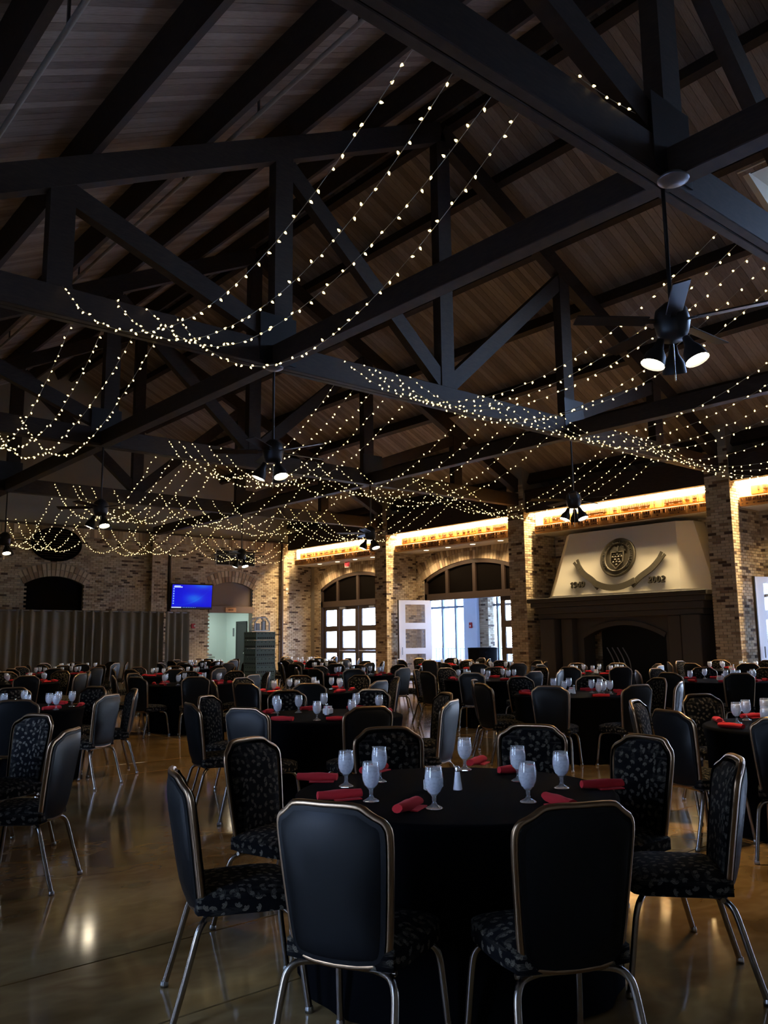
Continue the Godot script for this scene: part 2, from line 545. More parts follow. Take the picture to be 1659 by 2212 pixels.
func build_roof() -> void:
	var ce := struct_node("ceiling")
	var slope := atan(0.497)
	var pw := 0.14
	var variants := []
	var rest := [MB.new(), MB.new(), MB.new(), MB.new()]
	for side in 2:
		var x0: float = -1.6 if side == 0 else 20.2
		var a := Vector3(x0, roof_y(x0), 0); var b := Vector3(RIDGE_X, roof_y(RIDGE_X), 0)
		var d := (b - a).normalized()
		var no := d.cross(Vector3.BACK).normalized()
		if no.y < 0: no = -no
		var bs := Basis(d, no, d.cross(no))
		var m := MB.new().box(Vector3.ZERO, Vector3((b - a).length(), 0.04, pw - 0.006)).mesh()
		var z := 4.2
		var k := 0
		while z > -28.4:
			var ctr := (a + b) * 0.5 + no * (0.02 + 0.003 * rng.randf()) + Vector3(0, 0, z - pw * 0.5)
			var pick := rng.randi() % 4
			var zm := z - pw * 0.5
			if side == 1 and zm < DORMER[1] and zm > DORMER[0]:          # the roof opens into the dormer here
				for q in [[20.2, 17.6], [13.1, RIDGE_X]]:
					var pa := Vector3(q[0], roof_y(q[0]), zm) ; var pb := Vector3(q[1], roof_y(q[1]), zm)
					rest[pick].box((pa + pb) * 0.5 + no * 0.021, Vector3((pb - pa).length(), 0.04, pw - 0.006), bs)
			elif k >= 26 and k < (26 + (200 if side == 0 else 100)):
				part("plank", m, M["plank_%d" % pick], ce, ctr, bs)
			else:
				rest[pick].box(ctr, Vector3((b - a).length(), 0.04, pw - 0.006), bs)
			z -= pw
			k += 1
		# deck over the planks keeps the daylight out
		for q in ([[x0, RIDGE_X, 4.5, -28.7]] if side == 0 else [[x0, RIDGE_X, 4.5, DORMER[1]], [x0, RIDGE_X, DORMER[0], -28.7], [x0, 17.6, DORMER[1], DORMER[0]], [13.1, RIDGE_X, DORMER[1], DORMER[0]]]):
			var pa := Vector3(q[0], roof_y(q[0]), 0); var pb := Vector3(q[1], roof_y(q[1]), 0)
			part("deck", MB.new().box((pa + pb) * 0.5 + no * 0.12 + Vector3(0, 0, (q[2] + q[3]) * 0.5), Vector3((pb - pa).length() + (0.12 if q[1] == RIDGE_X else 0.0), 0.12, q[2] - q[3]), bs).mesh(), M.dark_timber, ce)
	for k in 4:
		var o := part("planking", rest[k].mesh(), M["plank_%d" % k], ce)
		o.set_meta("kind", "stuff")
	# purlins along the room, under the planks
	for x in [-1.2, 0.35, 1.9, 3.45, 5.0, 6.55, 8.1, 9.35, 9.85, 11.1, 12.65, 14.2, 15.75, 17.3, 18.85]:
		var y := roof_y(x) - 0.175
		var t := slope if x < RIDGE_X else -slope
		for q in ([[4.2, DORMER[1]], [DORMER[0], -28.2]] if x > 13.2 and x < 17.5 else [[4.2, -28.2]]):
			part("purlin", MB.new().box(Vector3.ZERO, Vector3(0.13, 0.32, q[0] - q[1])).mesh(), M.dark_timber, ce, Vector3(x, y, (q[0] + q[1]) * 0.5), Basis(Vector3(0, 0, 1), t))
	# dormer on the right slope: cheeks, flat top and a window to the open sky
	var d := struct_node("window_1")
	var ch := MB.new()
	for zz in DORMER:
		for e in [-0.05, 0.05]:
			var sgn := Vector3(0, 0, signf(e))
			ch.quad(Vector3(13.1, roof_y(13.1), zz + e), Vector3(17.6, roof_y(17.6), zz + e), Vector3(17.6, 9.16, zz + e), Vector3(13.1, 9.16, zz + e), sgn)
		ch.quad(Vector3(13.1, roof_y(13.1), zz - 0.05), Vector3(17.6, roof_y(17.6), zz - 0.05), Vector3(17.6, roof_y(17.6), zz + 0.05), Vector3(13.1, roof_y(13.1), zz + 0.05), Vector3(-0.4, -0.9, 0).normalized())
	part("cheek", ch.mesh(), M.soffit_white, d)
	part("dormer_ceiling", MB.new().span(Vector3(13.0, 9.14, DORMER[0] - 0.1), Vector3(17.8, 9.24, DORMER[1] + 0.1)).mesh(), M.soffit_white, d)
	var zz := DORMER[0]
	while zz < DORMER[1] + 0.1:
		part("mullion", MB.new().span(Vector3(17.56, 6.9, zz - 0.03), Vector3(17.62, 9.14, zz + 0.03)).mesh(), M.window_frame, d)
		part("pane", MB.new().span(Vector3(17.588, 6.9, zz), Vector3(17.594, 9.14, minf(zz + 0.78, DORMER[1]))).mesh(), M.pane_glass, d) if zz < DORMER[1] - 0.1 else null
		zz += 0.78

func build_truss(z: float, which: String) -> void:
	var t := thing("roof_truss", "dark timber roof truss " + which, "truss", Vector3(0, 0, z), 0.0, "roof trusses")
	part("bottom_chord", MB.new().cbox(Vector3(9.6, CHORD + 0.18, 0.055), Vector3(18.6, 0.36, 0.10), 0.008).mesh(), M.dark_timber, t)
	part("bottom_chord", MB.new().cbox(Vector3(9.6, CHORD + 0.18, -0.055), Vector3(18.6, 0.36, 0.10), 0.008).mesh(), M.dark_timber, t)
	var yc := func(x: float) -> float: return 7.08 + 0.497 * ((x if x < RIDGE_X else 2.0 * RIDGE_X - x) - 3.515)
	for s in 2:
		var e: float = 0.3 if s == 0 else 2.0 * RIDGE_X - 0.3
		part("top_chord", MB.new().bar(Vector3(e, yc.call(e) + 0.19, 0), Vector3(RIDGE_X, yc.call(RIDGE_X) + 0.19, 0), 0.2, 0.34).mesh(), M.dark_timber, t)
	for x in [3.15, 6.3, RIDGE_X, 2.0 * RIDGE_X - 6.3, 2.0 * RIDGE_X - 3.15]:
		part("post", MB.new().span(Vector3(x - 0.15, CHORD + 0.36, -0.09), Vector3(x + 0.15, yc.call(x) + 0.1, 0.09)).mesh(), M.dark_timber, t)
	for p in [[3.25, 6.2], [6.4, 9.5], [2 * RIDGE_X - 3.25, 2 * RIDGE_X - 6.2], [2 * RIDGE_X - 6.4, 2 * RIDGE_X - 9.5]]:
		part("brace", MB.new().bar(Vector3(p[0], yc.call(p[0]) - 0.1, 0), Vector3(p[1], CHORD + 0.45, 0), 0.15, 0.27).mesh(), M.dark_timber, t)
	for x in [6.2, 13.0]:                                     # steel plates at the joints
		part("gusset_plate", MB.new().span(Vector3(x - 0.3, CHORD + 0.05, 0.106), Vector3(x + 0.3, CHORD + 0.75, 0.118)).mesh(), M.black_metal, t)

func arch_y(du: float, half: float, spring: float, rise: float) -> float:
	var R := (half * half + rise * rise) / (2.0 * rise)
	return spring + rise - R + sqrt(maxf(R * R - du * du, 0.0))

# the ring of bricks set on end over an arch; axis: the wall's outward side, u: along the wall
func voussoirs(parent: Node3D, ctr: Vector3, u: Vector3, out: Vector3, half: float, rise: float, r_in: float, r_out: float, wide: float, proud: float) -> void:
	var R := (half * half + rise * rise) / (2.0 * rise)
	var hub := ctr + Vector3.UP * (rise - R)
	var lim := asin(half / R) + 0.02
	for ring in 2:
		var ra: float = R + (r_in if ring == 0 else (r_in + r_out) * 0.5 + 0.006)
		var rb: float = R + ((r_in + r_out) * 0.5 - 0.006 if ring == 0 else r_out)
		var cnt := int(2.0 * lim * R / wide)
		var m := MB.new().box(Vector3(0, (ra + rb) * 0.5, 0), Vector3(wide - 0.012, rb - ra, 0.05)).mesh()
		for k in cnt:
			var a := -lim + 2.0 * lim * (k + 0.5) / cnt
			var up := Vector3.UP * cos(a) + u * sin(a)
			var sd := u * cos(a) - Vector3.UP * sin(a)
			var tone: int = [0, 1, 2, 3, 3, 4][rng.randi() % 6]
			part("voussoir", m, brick_mats[tone], parent, hub + out * proud, Basis(sd, up, out))

# backing of a wall panel with an arched opening, as slices
func arch_backing(mb: MB, ctr: Vector3, u: Vector3, out: Vector3, half: float, rise: float, w0: float, w1: float, top: float, thick: float) -> void:
	var spring := ctr.y
	var b := Basis(u, Vector3.UP, out)
	var side := func(a: float, c: float, y0: float, y1: float) -> void:
		if c - a > 0.001 and y1 > y0:
			mb.box(Vector3(ctr.x, 0, ctr.z) + u * ((a + c) * 0.5) + Vector3.UP * ((y0 + y1) * 0.5) - out * (thick * 0.5), Vector3(c - a, y1 - y0, thick), b)
	side.call(w0, -half, 0.0, top)
	side.call(half, w1, 0.0, top)
	var n := 36
	for k in n:
		var a := -half + 2.0 * half * k / n; var c := -half + 2.0 * half * (k + 1) / n
		side.call(a, c, arch_y((a + c) * 0.5, half, spring, rise), top)

func build_wall_right() -> void:
	var w := struct_node("wall_right")
	var back := MB.new()
	var bricks := []
	var piers := [2.62, -3.51, -9.62, -15.81, -21.93]
	for pz in piers:
		back.span(Vector3(PIER_X + 0.02, 0, pz - 0.29), Vector3(BACK_X + 0.3, 7.0, pz + 0.29))
		if pz < 2.0:
			brick_field(bricks, Vector3(PIER_X + 0.02, 0, pz - 0.3), Vector3(0, 0, 1), Vector3(-1, 0, 0), 0.6, 0.0, 5.9, func(_u, _y): return true)
			brick_field(bricks, Vector3(PIER_X + 0.01, 0, pz + 0.29), Vector3(1, 0, 0), Vector3(0, 0, 1), 1.38, 0.0, 5.2, func(_u, _y): return true)
			brick_field(bricks, Vector3(PIER_X + 0.01, 0, pz - 0.29), Vector3(1, 0, 0), Vector3(0, 0, -1), 1.38, 0.0, 5.2, func(_u, _y): return true)
	for bay in 5:
		var zc: float = [-24.98, -18.87, -12.71, -6.57, -0.44][bay]
		var hw: float = 2.77
		if bay == 2:
			back.span(Vector3(BACK_X, 0, zc - hw - 0.3), Vector3(BACK_X + 0.3, 7.0, zc + hw + 0.3))
			brick_field(bricks, Vector3(BACK_X, 0, zc - hw), Vector3(0, 0, 1), Vector3(-1, 0, 0), 2.0 * hw, 0.0, 4.45, func(_u, _y): return true)
		else:
			arch_backing(back, Vector3(BACK_X, 3.5, zc), Vector3(0, 0, 1), Vector3(-1, 0, 0), 2.36, 0.56, -hw - 0.3, hw + 0.3, 7.0, 0.3)
			if bay < 4:
				voussoirs(w, Vector3(BACK_X, 3.5, zc), Vector3(0, 0, 1), Vector3(-1, 0, 0), 2.36, 0.56, 0.0, 0.56, 0.125, 0.0)
				var keep := func(u: float, y: float) -> bool:
					var du: float = u - hw
					if absf(du) > 2.40: return true
					return y > arch_y(du, 2.36, 3.5, 0.56) + 0.62
				brick_field(bricks, Vector3(BACK_X, 0, zc - hw), Vector3(0, 0, 1), Vector3(-1, 0, 0), 2.0 * hw, 0.0, 4.45, keep)
	part("mortar_backing", back.mesh(), M.mortar, w)
	lay_bricks(bricks, w, 300)

func build_wall_end() -> void:
	var w := struct_node("wall_end")
	var back := MB.new()
	var zf := END_Z
	var o := Vector3(0.8, 0, zf)
	# doorway 15.25..17.15 wide under an arch, and the blind arch behind the curtain 8.62..10.55
	var dc := 16.2; var dh := 0.96
	var wc := 9.58; var wh := 0.97
	arch_backing(back, Vector3(dc, 3.43, zf), Vector3(1, 0, 0), Vector3(0, 0, 1), dh, 0.28, 12.9 - dc, 20.2 - dc, 5.34, 0.3)
	arch_backing(back, Vector3(wc, 3.40, zf), Vector3(1, 0, 0), Vector3(0, 0, 1), wh, 0.27, -1.6 - wc, 12.9 - wc, 5.34, 0.3)
	part("mortar_backing", back.mesh(), M.mortar, w)
	voussoirs(w, Vector3(dc, 3.43, zf), Vector3(1, 0, 0), Vector3(0, 0, 1), dh, 0.28, 0.0, 0.42, 0.125, 0.0)
	voussoirs(w, Vector3(wc, 3.40, zf), Vector3(1, 0, 0), Vector3(0, 0, 1), wh, 0.27, 0.0, 0.42, 0.125, 0.0)
	var bricks := []
	var keep := func(u: float, y: float) -> bool:
		var x: float = u + 3.0
		for q in [[dc, dh, 3.43, 0.28], [wc, wh, 3.40, 0.27]]:
			if absf(x - q[0]) < q[1] + 0.02 and y < q[2] + 0.02: return false
			if absf(x - q[0]) < q[1] + 0.14 and y > q[2] - 0.06 and y < arch_y(x - q[0], q[1] + 0.2, q[2], q[3]) + 0.46: return false
		return true
	brick_field(bricks, Vector3(3.0, 0, zf), Vector3(1, 0, 0), Vector3(0, 0, 1), 17.0, 0.0, 5.03, keep)
	# the pier at the long beam
	back = MB.new()
	back.span(Vector3(12.89, 0, zf + 0.2), Vector3(13.45, 5.33, zf - 0.1))
	part("pier_backing", back.mesh(), M.mortar, w)
	brick_field(bricks, Vector3(12.88, 0, zf + 0.2), Vector3(1, 0, 0), Vector3(0, 0, 1), 0.58, 0.0, 5.3, func(_u, _y): return true)
	brick_field(bricks, Vector3(12.89, 0, zf), Vector3(0, 0, 1), Vector3(-1, 0, 0), 0.2, 0.0, 5.3, func(_u, _y): return true)
	brick_field(bricks, Vector3(13.45, 0, zf), Vector3(0, 0, 1), Vector3(1, 0, 0), 0.2, 0.0, 5.3, func(_u, _y): return true)
	lay_bricks(bricks, w, 0)
	# a course of bricks on end along the top
	var x := 3.0
	var sold := MB.new().box(Vector3.ZERO, Vector3(0.112, 0.29, 0.05)).mesh()
	while x < 19.9:
		if x < 12.8 or x > 13.5:
			part("soldier_brick", sold, brick_mats[[0, 1, 2, 3, 3, 4][rng.randi() % 6]], w, Vector3(x, 5.18, zf))
		x += 0.125
	# plaster gable above the bricks
	var g := MB.new()
	var n := 40
	for k in n:
		var a := -1.6 + 21.8 * k / n; var c := -1.6 + 21.8 * (k + 1) / n
		g.span(Vector3(a, 5.34, zf - 0.25), Vector3(c, maxf(roof_y(a), roof_y(c)) + 0.1, zf - 0.05))
	part("plaster_gable", g.mesh(), M.plaster, w)
	part("timber_cap", MB.new().span(Vector3(-1.6, 5.33, zf - 0.1), Vector3(20.0, 5.40, zf + 0.06)).mesh(), M.frame_brown, w)
	# gutter pipe in the corner and along the pier
	for e in [[18.42, zf + 0.12, 5.3], [13.62, zf + 0.1, 4.6]]:
		part("rain_pipe", MB.new().tube([Vector3(e[0], 0, e[1]), Vector3(e[0], e[2], e[1])], 0.065, 10).mesh(), M.frame_brown, w)
	# blind arch: dark recess
	part("blind_panel", MB.new().span(Vector3(wc - wh, 0, zf - 0.22), Vector3(wc + wh, 3.7, zf - 0.16)).mesh(), M.panel_black, w)

func build_wall_left() -> void:
	# brick piers and glazed arched bays as on the right, mirrored; behind the camera
	var w := struct_node("wall_left")
	var back := MB.new()
	var x0 := -0.75
	for pz in [2.62, -3.51, -9.64, -15.77, -21.9]:
		back.span(Vector3(x0 - 0.3, 0, pz - 0.3), Vector3(0.72, 6.0, pz + 0.3))
	for bay in 5:
		var zc: float = -24.98 + 6.135 * bay
		if bay == 3:
			arch_backing(back, Vector3(x0, 3.5, zc), Vector3(0, 0, -1), Vector3(1, 0, 0), 2.36, 0.56, -3.1, 3.1, 6.2, 0.3)
		elif bay == 4:                                    # a tall narrow window beside the pier
			back.span(Vector3(x0 - 0.3, 0, zc - 3.1), Vector3(x0, 6.2, -2.95)); back.span(Vector3(x0 - 0.3, 0, -2.4), Vector3(x0, 6.2, zc + 3.1))
			back.span(Vector3(x0 - 0.3, 0, -2.95), Vector3(x0, 0.4, -2.4)); back.span(Vector3(x0 - 0.3, 2.6, -2.95), Vector3(x0, 6.2, -2.4))
			var wn := struct_node("window_2")
			part("pane", MB.new().span(Vector3(x0 - 0.16, 0.4, -2.95), Vector3(x0 - 0.15, 2.6, -2.4)).mesh(), M.pane_glass, wn)
			part("window_bar", MB.new().span(Vector3(x0 - 0.19, 1.47, -2.95), Vector3(x0 - 0.12, 1.53, -2.4)).mesh(), M.frame_brown, wn)
		else:
			back.span(Vector3(x0 - 0.3, 0, zc - 3.1), Vector3(x0, 6.2, zc + 3.1))
	part("masonry", back.mesh(), M.mortar, w)
	var r := struct_node("wall_rear")
	var g := MB.new()
	for k in 40:
		var a := -1.6 + 21.8 * k / 40.0; var c := -1.6 + 21.8 * (k + 1) / 40.0
		g.span(Vector3(a, 0, 4.0), Vector3(c, maxf(roof_y(a), roof_y(c)) + 0.1, 4.3))
	part("masonry", g.mesh(), M.mortar, r)

# ---------------------------------------------------------------- doors
# a glazed leaf: width along local x from 0 to wd, height 2.8, three panes over a kick panel
func leaf(parent: Node3D, wd: float, m: Material, pane: float) -> void:
	var t := 0.05
	var mb := MB.new()
	var st := (wd - pane) * 0.5
	mb.span(Vector3(0, 0, -t / 2), Vector3(st, 2.78, t / 2))
	mb.span(Vector3(wd - st, 0, -t / 2), Vector3(wd, 2.78, t / 2))
	for r in [[2.636, 2.78], [1.804, 2.015], [0.975, 1.17], [0.0, 0.35]]:
		mb.span(Vector3(st, r[0], -t / 2), Vector3(wd - st, r[1], t / 2))
	part("leaf_frame", mb.mesh(), m, parent)
	for r in [[2.015, 2.636], [1.17, 1.804], [0.35, 0.975]]:
		part("pane", MB.new().span(Vector3(st, r[0], -0.004), Vector3(wd - st, r[1], 0.004)).mesh(), M.pane_glass, parent)

func door_bay(n: String, x: float, zc: float, sx: float, kind: String) -> void:
	# sx: +1 when the room lies at smaller x (right wall), -1 for the left wall
	var d := struct_node(n)
	d.position = Vector3(x, 0, zc)
	d.rotation.y = -PI / 2 if sx > 0 else PI / 2       # local x runs along the wall, local z points into the room
	var half := 2.34
	# jambs, lintel bar, curved head, mullions and dark panels over the lintel
	for s in [-1, 1]:
		part("jamb", MB.new().span(Vector3(s * half, 0, -0.06), Vector3(s * (half - 0.1), 3.55, 0.08)).mesh(), M.frame_brown, d)
	part("lintel", MB.new().span(Vector3(-half, 2.775, -0.06), Vector3(half, 3.0, 0.08)).mesh(), M.frame_brown, d)
	var hd := MB.new()
	for k in 40:
		var a := -half + 2.0 * half * k / 40.0; var c := -half + 2.0 * half * (k + 1) / 40.0
		var ya := arch_y(a, 2.36, 3.5, 0.56); var yb := arch_y(c, 2.36, 3.5, 0.56)
		hd.quad(Vector3(a, ya - 0.13, 0.08), Vector3(c, yb - 0.13, 0.08), Vector3(c, yb + 0.02, 0.08), Vector3(a, ya + 0.02, 0.08), Vector3(0, 0, 1))
		hd.quad(Vector3(a, ya - 0.13, 0.08), Vector3(c, yb - 0.13, 0.08), Vector3(c, yb - 0.13, -0.06), Vector3(a, ya - 0.13, -0.06), Vector3(0, -1, 0))
		hd.quad(Vector3(a, ya - 0.13, -0.06), Vector3(c, yb - 0.13, -0.06), Vector3(c, yb + 0.02, -0.06), Vector3(a, ya + 0.02, -0.06), Vector3(0, 0, -1))
	part("arch_head", hd.mesh(), M.frame_brown, d)
	var edges := [-half + 0.1, -1.26, 0.0, 1.26, half - 0.1]
	for e in [-1.26, 0.0, 1.26]:
		part("mullion", MB.new().span(Vector3(e - 0.065, 3.0, -0.05), Vector3(e + 0.065, arch_y(e, 2.36, 3.5, 0.56) - 0.1, 0.07)).mesh(), M.frame_brown, d)
	for i in 4:
		var pm := MB.new()
		for k in 10:
			var a: float = lerpf(edges[i], edges[i + 1], k / 10.0); var c: float = lerpf(edges[i], edges[i + 1], (k + 1) / 10.0)
			pm.span(Vector3(a, 3.0, -0.02), Vector3(c, minf(arch_y(a, 2.36, 3.5, 0.56), arch_y(c, 2.36, 3.5, 0.56)) - 0.06, 0.0))
		part("transom_panel", pm.mesh(), M.panel_black, d)
	var sections := []
	if kind == "closed":
		sections = [[-2.24, -1.2, 0.7], [-1.2, 0.0, 0.8], [0.0, 1.2, 0.8], [1.2, 2.24, 0.7]]
	else:
		sections = [[1.07, 2.24, 0.8]]
	for s in sections:
		var h := Node3D.new()
		h.name = "sidelight" if absf(s[0] + s[1]) > 1.4 else "door_leaf"
		d.add_child(h, true)
		h.position = Vector3(s[0] + 0.01, 0.01, 0)
		if sx < 0 and h.name.begins_with("sidelight"):        # boarded sides on the left wall
			part("board_panel", MB.new().span(Vector3(0, 0, -0.025), Vector3(s[1] - s[0] - 0.02, 2.78, 0.025)).mesh(), M.frame_brown, h)
			continue
		leaf(h, s[1] - s[0] - 0.02, M.frame_brown, s[2])
		if h.name.begins_with("door_leaf") and sx > 0:
			part("push_bar", MB.new().tube([Vector3(0.1, 1.07, 0.09), Vector3(s[1] - s[0] - 0.12, 1.07, 0.09)], 0.02, 8).mesh(), M.chrome, h)
			part("closer", MB.new().span(Vector3(0.12 if s[0] < -0.1 else 0.72, 2.66, 0.03), Vector3(0.47 if s[0] < -0.1 else 1.05, 2.74, 0.11)).mesh(), M.pewter, h)
	if kind == "open":
		# the leaf swung into the room, white on the side that shows
		var h := Node3D.new()
		h.name = "door_leaf"
		d.add_child(h, true)
		h.position = Vector3(-2.1, 0.01, 0.03)
		h.rotation.y = -PI / 2 - 0.31
		leaf(h, 1.22, M.door_white, 0.74)
		part("edge_strip", MB.new().span(Vector3(1.22, 0, -0.035), Vector3(1.245, 2.79, 0.035)).mesh(), M.black_metal, h)
		part("handle", MB.new().tube([Vector3(1.12, 0.95, -0.07), Vector3(1.12, 1.2, -0.07)], 0.014, 8).mesh(), M.pewter, h)

func build_doors() -> void:
	door_bay("door_1", BACK_X + 0.08, -24.98, 1.0, "closed")
	door_bay("door_2", BACK_X + 0.08, -18.87, 1.0, "open")
	door_bay("door_3", BACK_X + 0.08, -6.57, 1.0, "open")
	door_bay("door_4", BACK_X + 0.08, -0.44, 1.0, "closed")
	door_bay("door_5", -0.83, -6.575, -1.0, "closed")

# ---------------------------------------------------------------- lit soffits over the bays on the right
func build_soffit(n: int, zc: float, lights: Array) -> void:
	var s := struct_node("trim_%d" % n)
	s.position = Vector3(0, 0, zc)
	var hw := 2.77
	part("soffit_box", MB.new().span(Vector3(19.0, 4.44, -hw), Vector3(BACK_X, 5.6, hw)).mesh(), M.soffit_white, s)
	part("valance_beam", MB.new().span(Vector3(PIER_X + 0.08, 5.04, -hw), Vector3(PIER_X + 0.28, 5.62, hw)).mesh(), M.dark_timber, s)
	part("valance_cap", MB.new().span(Vector3(PIER_X + 0.05, 5.62, -hw), Vector3(19.0, 5.7, hw)).mesh(), M.dark_timber, s)
	part("cove_light_tube", MB.new().tube([Vector3(PIER_X + 0.35, 5.16, -hw + 0.1), Vector3(PIER_X + 0.35, 5.16, hw - 0.1)], 0.018, 8).mesh(), M.cove_tube_glow, s)
	lamp_area(s, Vector3(PIER_X + 0.375, 5.13, 0), Vector3(0.35, -1, 0), Vector2(5.3, 0.05), Color(1.0, 0.87, 0.65), 62.0)
	# two rows of carved wooden plaques on the front of the soffit
	for row in 2:
		var z := -hw + (0.30 if row == 0 else 0.05)
		var k := 0
		var y := 4.71 if row == 0 else 4.455
		while z < hw - 0.3:
			var wide: float = 0.30 if k % 2 == 1 else 0.98
			wide = minf(wide, hw - 0.05 - z)
			var p := Node3D.new()
			p.name = "plaque"
			s.add_child(p, true)
			var xf: float = 18.965 if row == 0 else 18.92
			p.position = Vector3(xf, y + 0.11, z + wide * 0.5)
			part("board", MB.new().cbox(Vector3(0.03, 0, 0), Vector3(0.06 if row == 0 else 0.15, 0.215, wide - 0.012), 0.01).mesh(), M.plaque_gold if row == 0 else M.plaque_brown, p)
			var cv := MB.new()
			var q := -wide * 0.5 + 0.06
			while q < wide * 0.5 - 0.07:
				var lw := rng.randf_range(0.03, 0.065)
				if rng.randf() < 0.84:
					cv.box(Vector3(-0.008 if row == 0 else -0.052, rng.randf_range(0.02, 0.04), q + lw * 0.5), Vector3(0.036, rng.randf_range(0.06, 0.10), lw))
					if rng.randf() < 0.6: cv.box(Vector3(-0.006 if row == 0 else -0.05, -0.06, q + lw * 0.5), Vector3(0.03, 0.03, lw * 0.9))
				q += lw + 0.014
			if cv.v.size():
				var o := part("carved_letters", cv.mesh(), M.carving, p)
				o.set_meta("kind", "stuff")
			z += wide
			k += 1
	for lz in lights:
		var l := thing("recessed_downlight", "glowing recessed downlight " + lz[1], "downlight", Vector3(19.2, 4.44, zc + lz[0]), 0.0, "downlights under the soffits")
		part("light_disc", MB.new().lathe([Vector2(0.0, -0.014), Vector2(0.085, -0.014), Vector2(0.085, -0.004)], 16).mesh(), M.downlight_glow, l)
		part("trim_ring", MB.new().lathe([Vector2(0.085, -0.012), Vector2(0.11, -0.008), Vector2(0.11, 0.002)], 16).mesh(), M.plate_white, l)
		lamp_spot(l, Vector3(0, -0.03, 0), Vector3(0.25, -1, 0), Color(1.0, 0.86, 0.66), 5.0, 62.0, 0.08)

# ---------------------------------------------------------------- fireplace
func text_mesh(s: String, size: float, depth: float) -> TextMesh:
	var t := TextMesh.new()
	var f := SystemFont.new()
	f.font_names = PackedStringArray(["Droid Sans"])
	f.font_weight = 700
	t.font = f
	t.text = s
	t.font_size = 64
	t.pixel_size = size / 64.0
	t.depth = depth
	t.curve_step = 4.0
	return t

func prism(mb: MB, lo: Array, hi: Array, y0: float, y1: float) -> void:
	# a frustum between two plan outlines (x, z), open at the back
	for i in lo.size() - 1:
		var a := Vector3(lo[i].x, y0, lo[i].y); var b := Vector3(lo[i + 1].x, y0, lo[i + 1].y)
		var c := Vector3(hi[i + 1].x, y1, hi[i + 1].y); var d := Vector3(hi[i].x, y1, hi[i].y)
		var nn := (b - a).cross(d - a).normalized()
		if nn.dot((a + c) * 0.5 - Vector3(19.9, (y0 + y1) * 0.5, -12.69)) < 0: nn = -nn
		mb.quad(a, b, c, d, nn)
	for e in [[lo, y0, -1.0], [hi, y1, 1.0]]:
		var m := mb.vert(Vector3(19.9, e[1], -12.69), Vector3(0, e[2], 0))
		for p in e[0]: mb.vert(Vector3(p.x, e[1], p.y), Vector3(0, e[2], 0))
		for i in e[0].size() - 1: mb.tri(m, m + 1 + i, m + 2 + i)

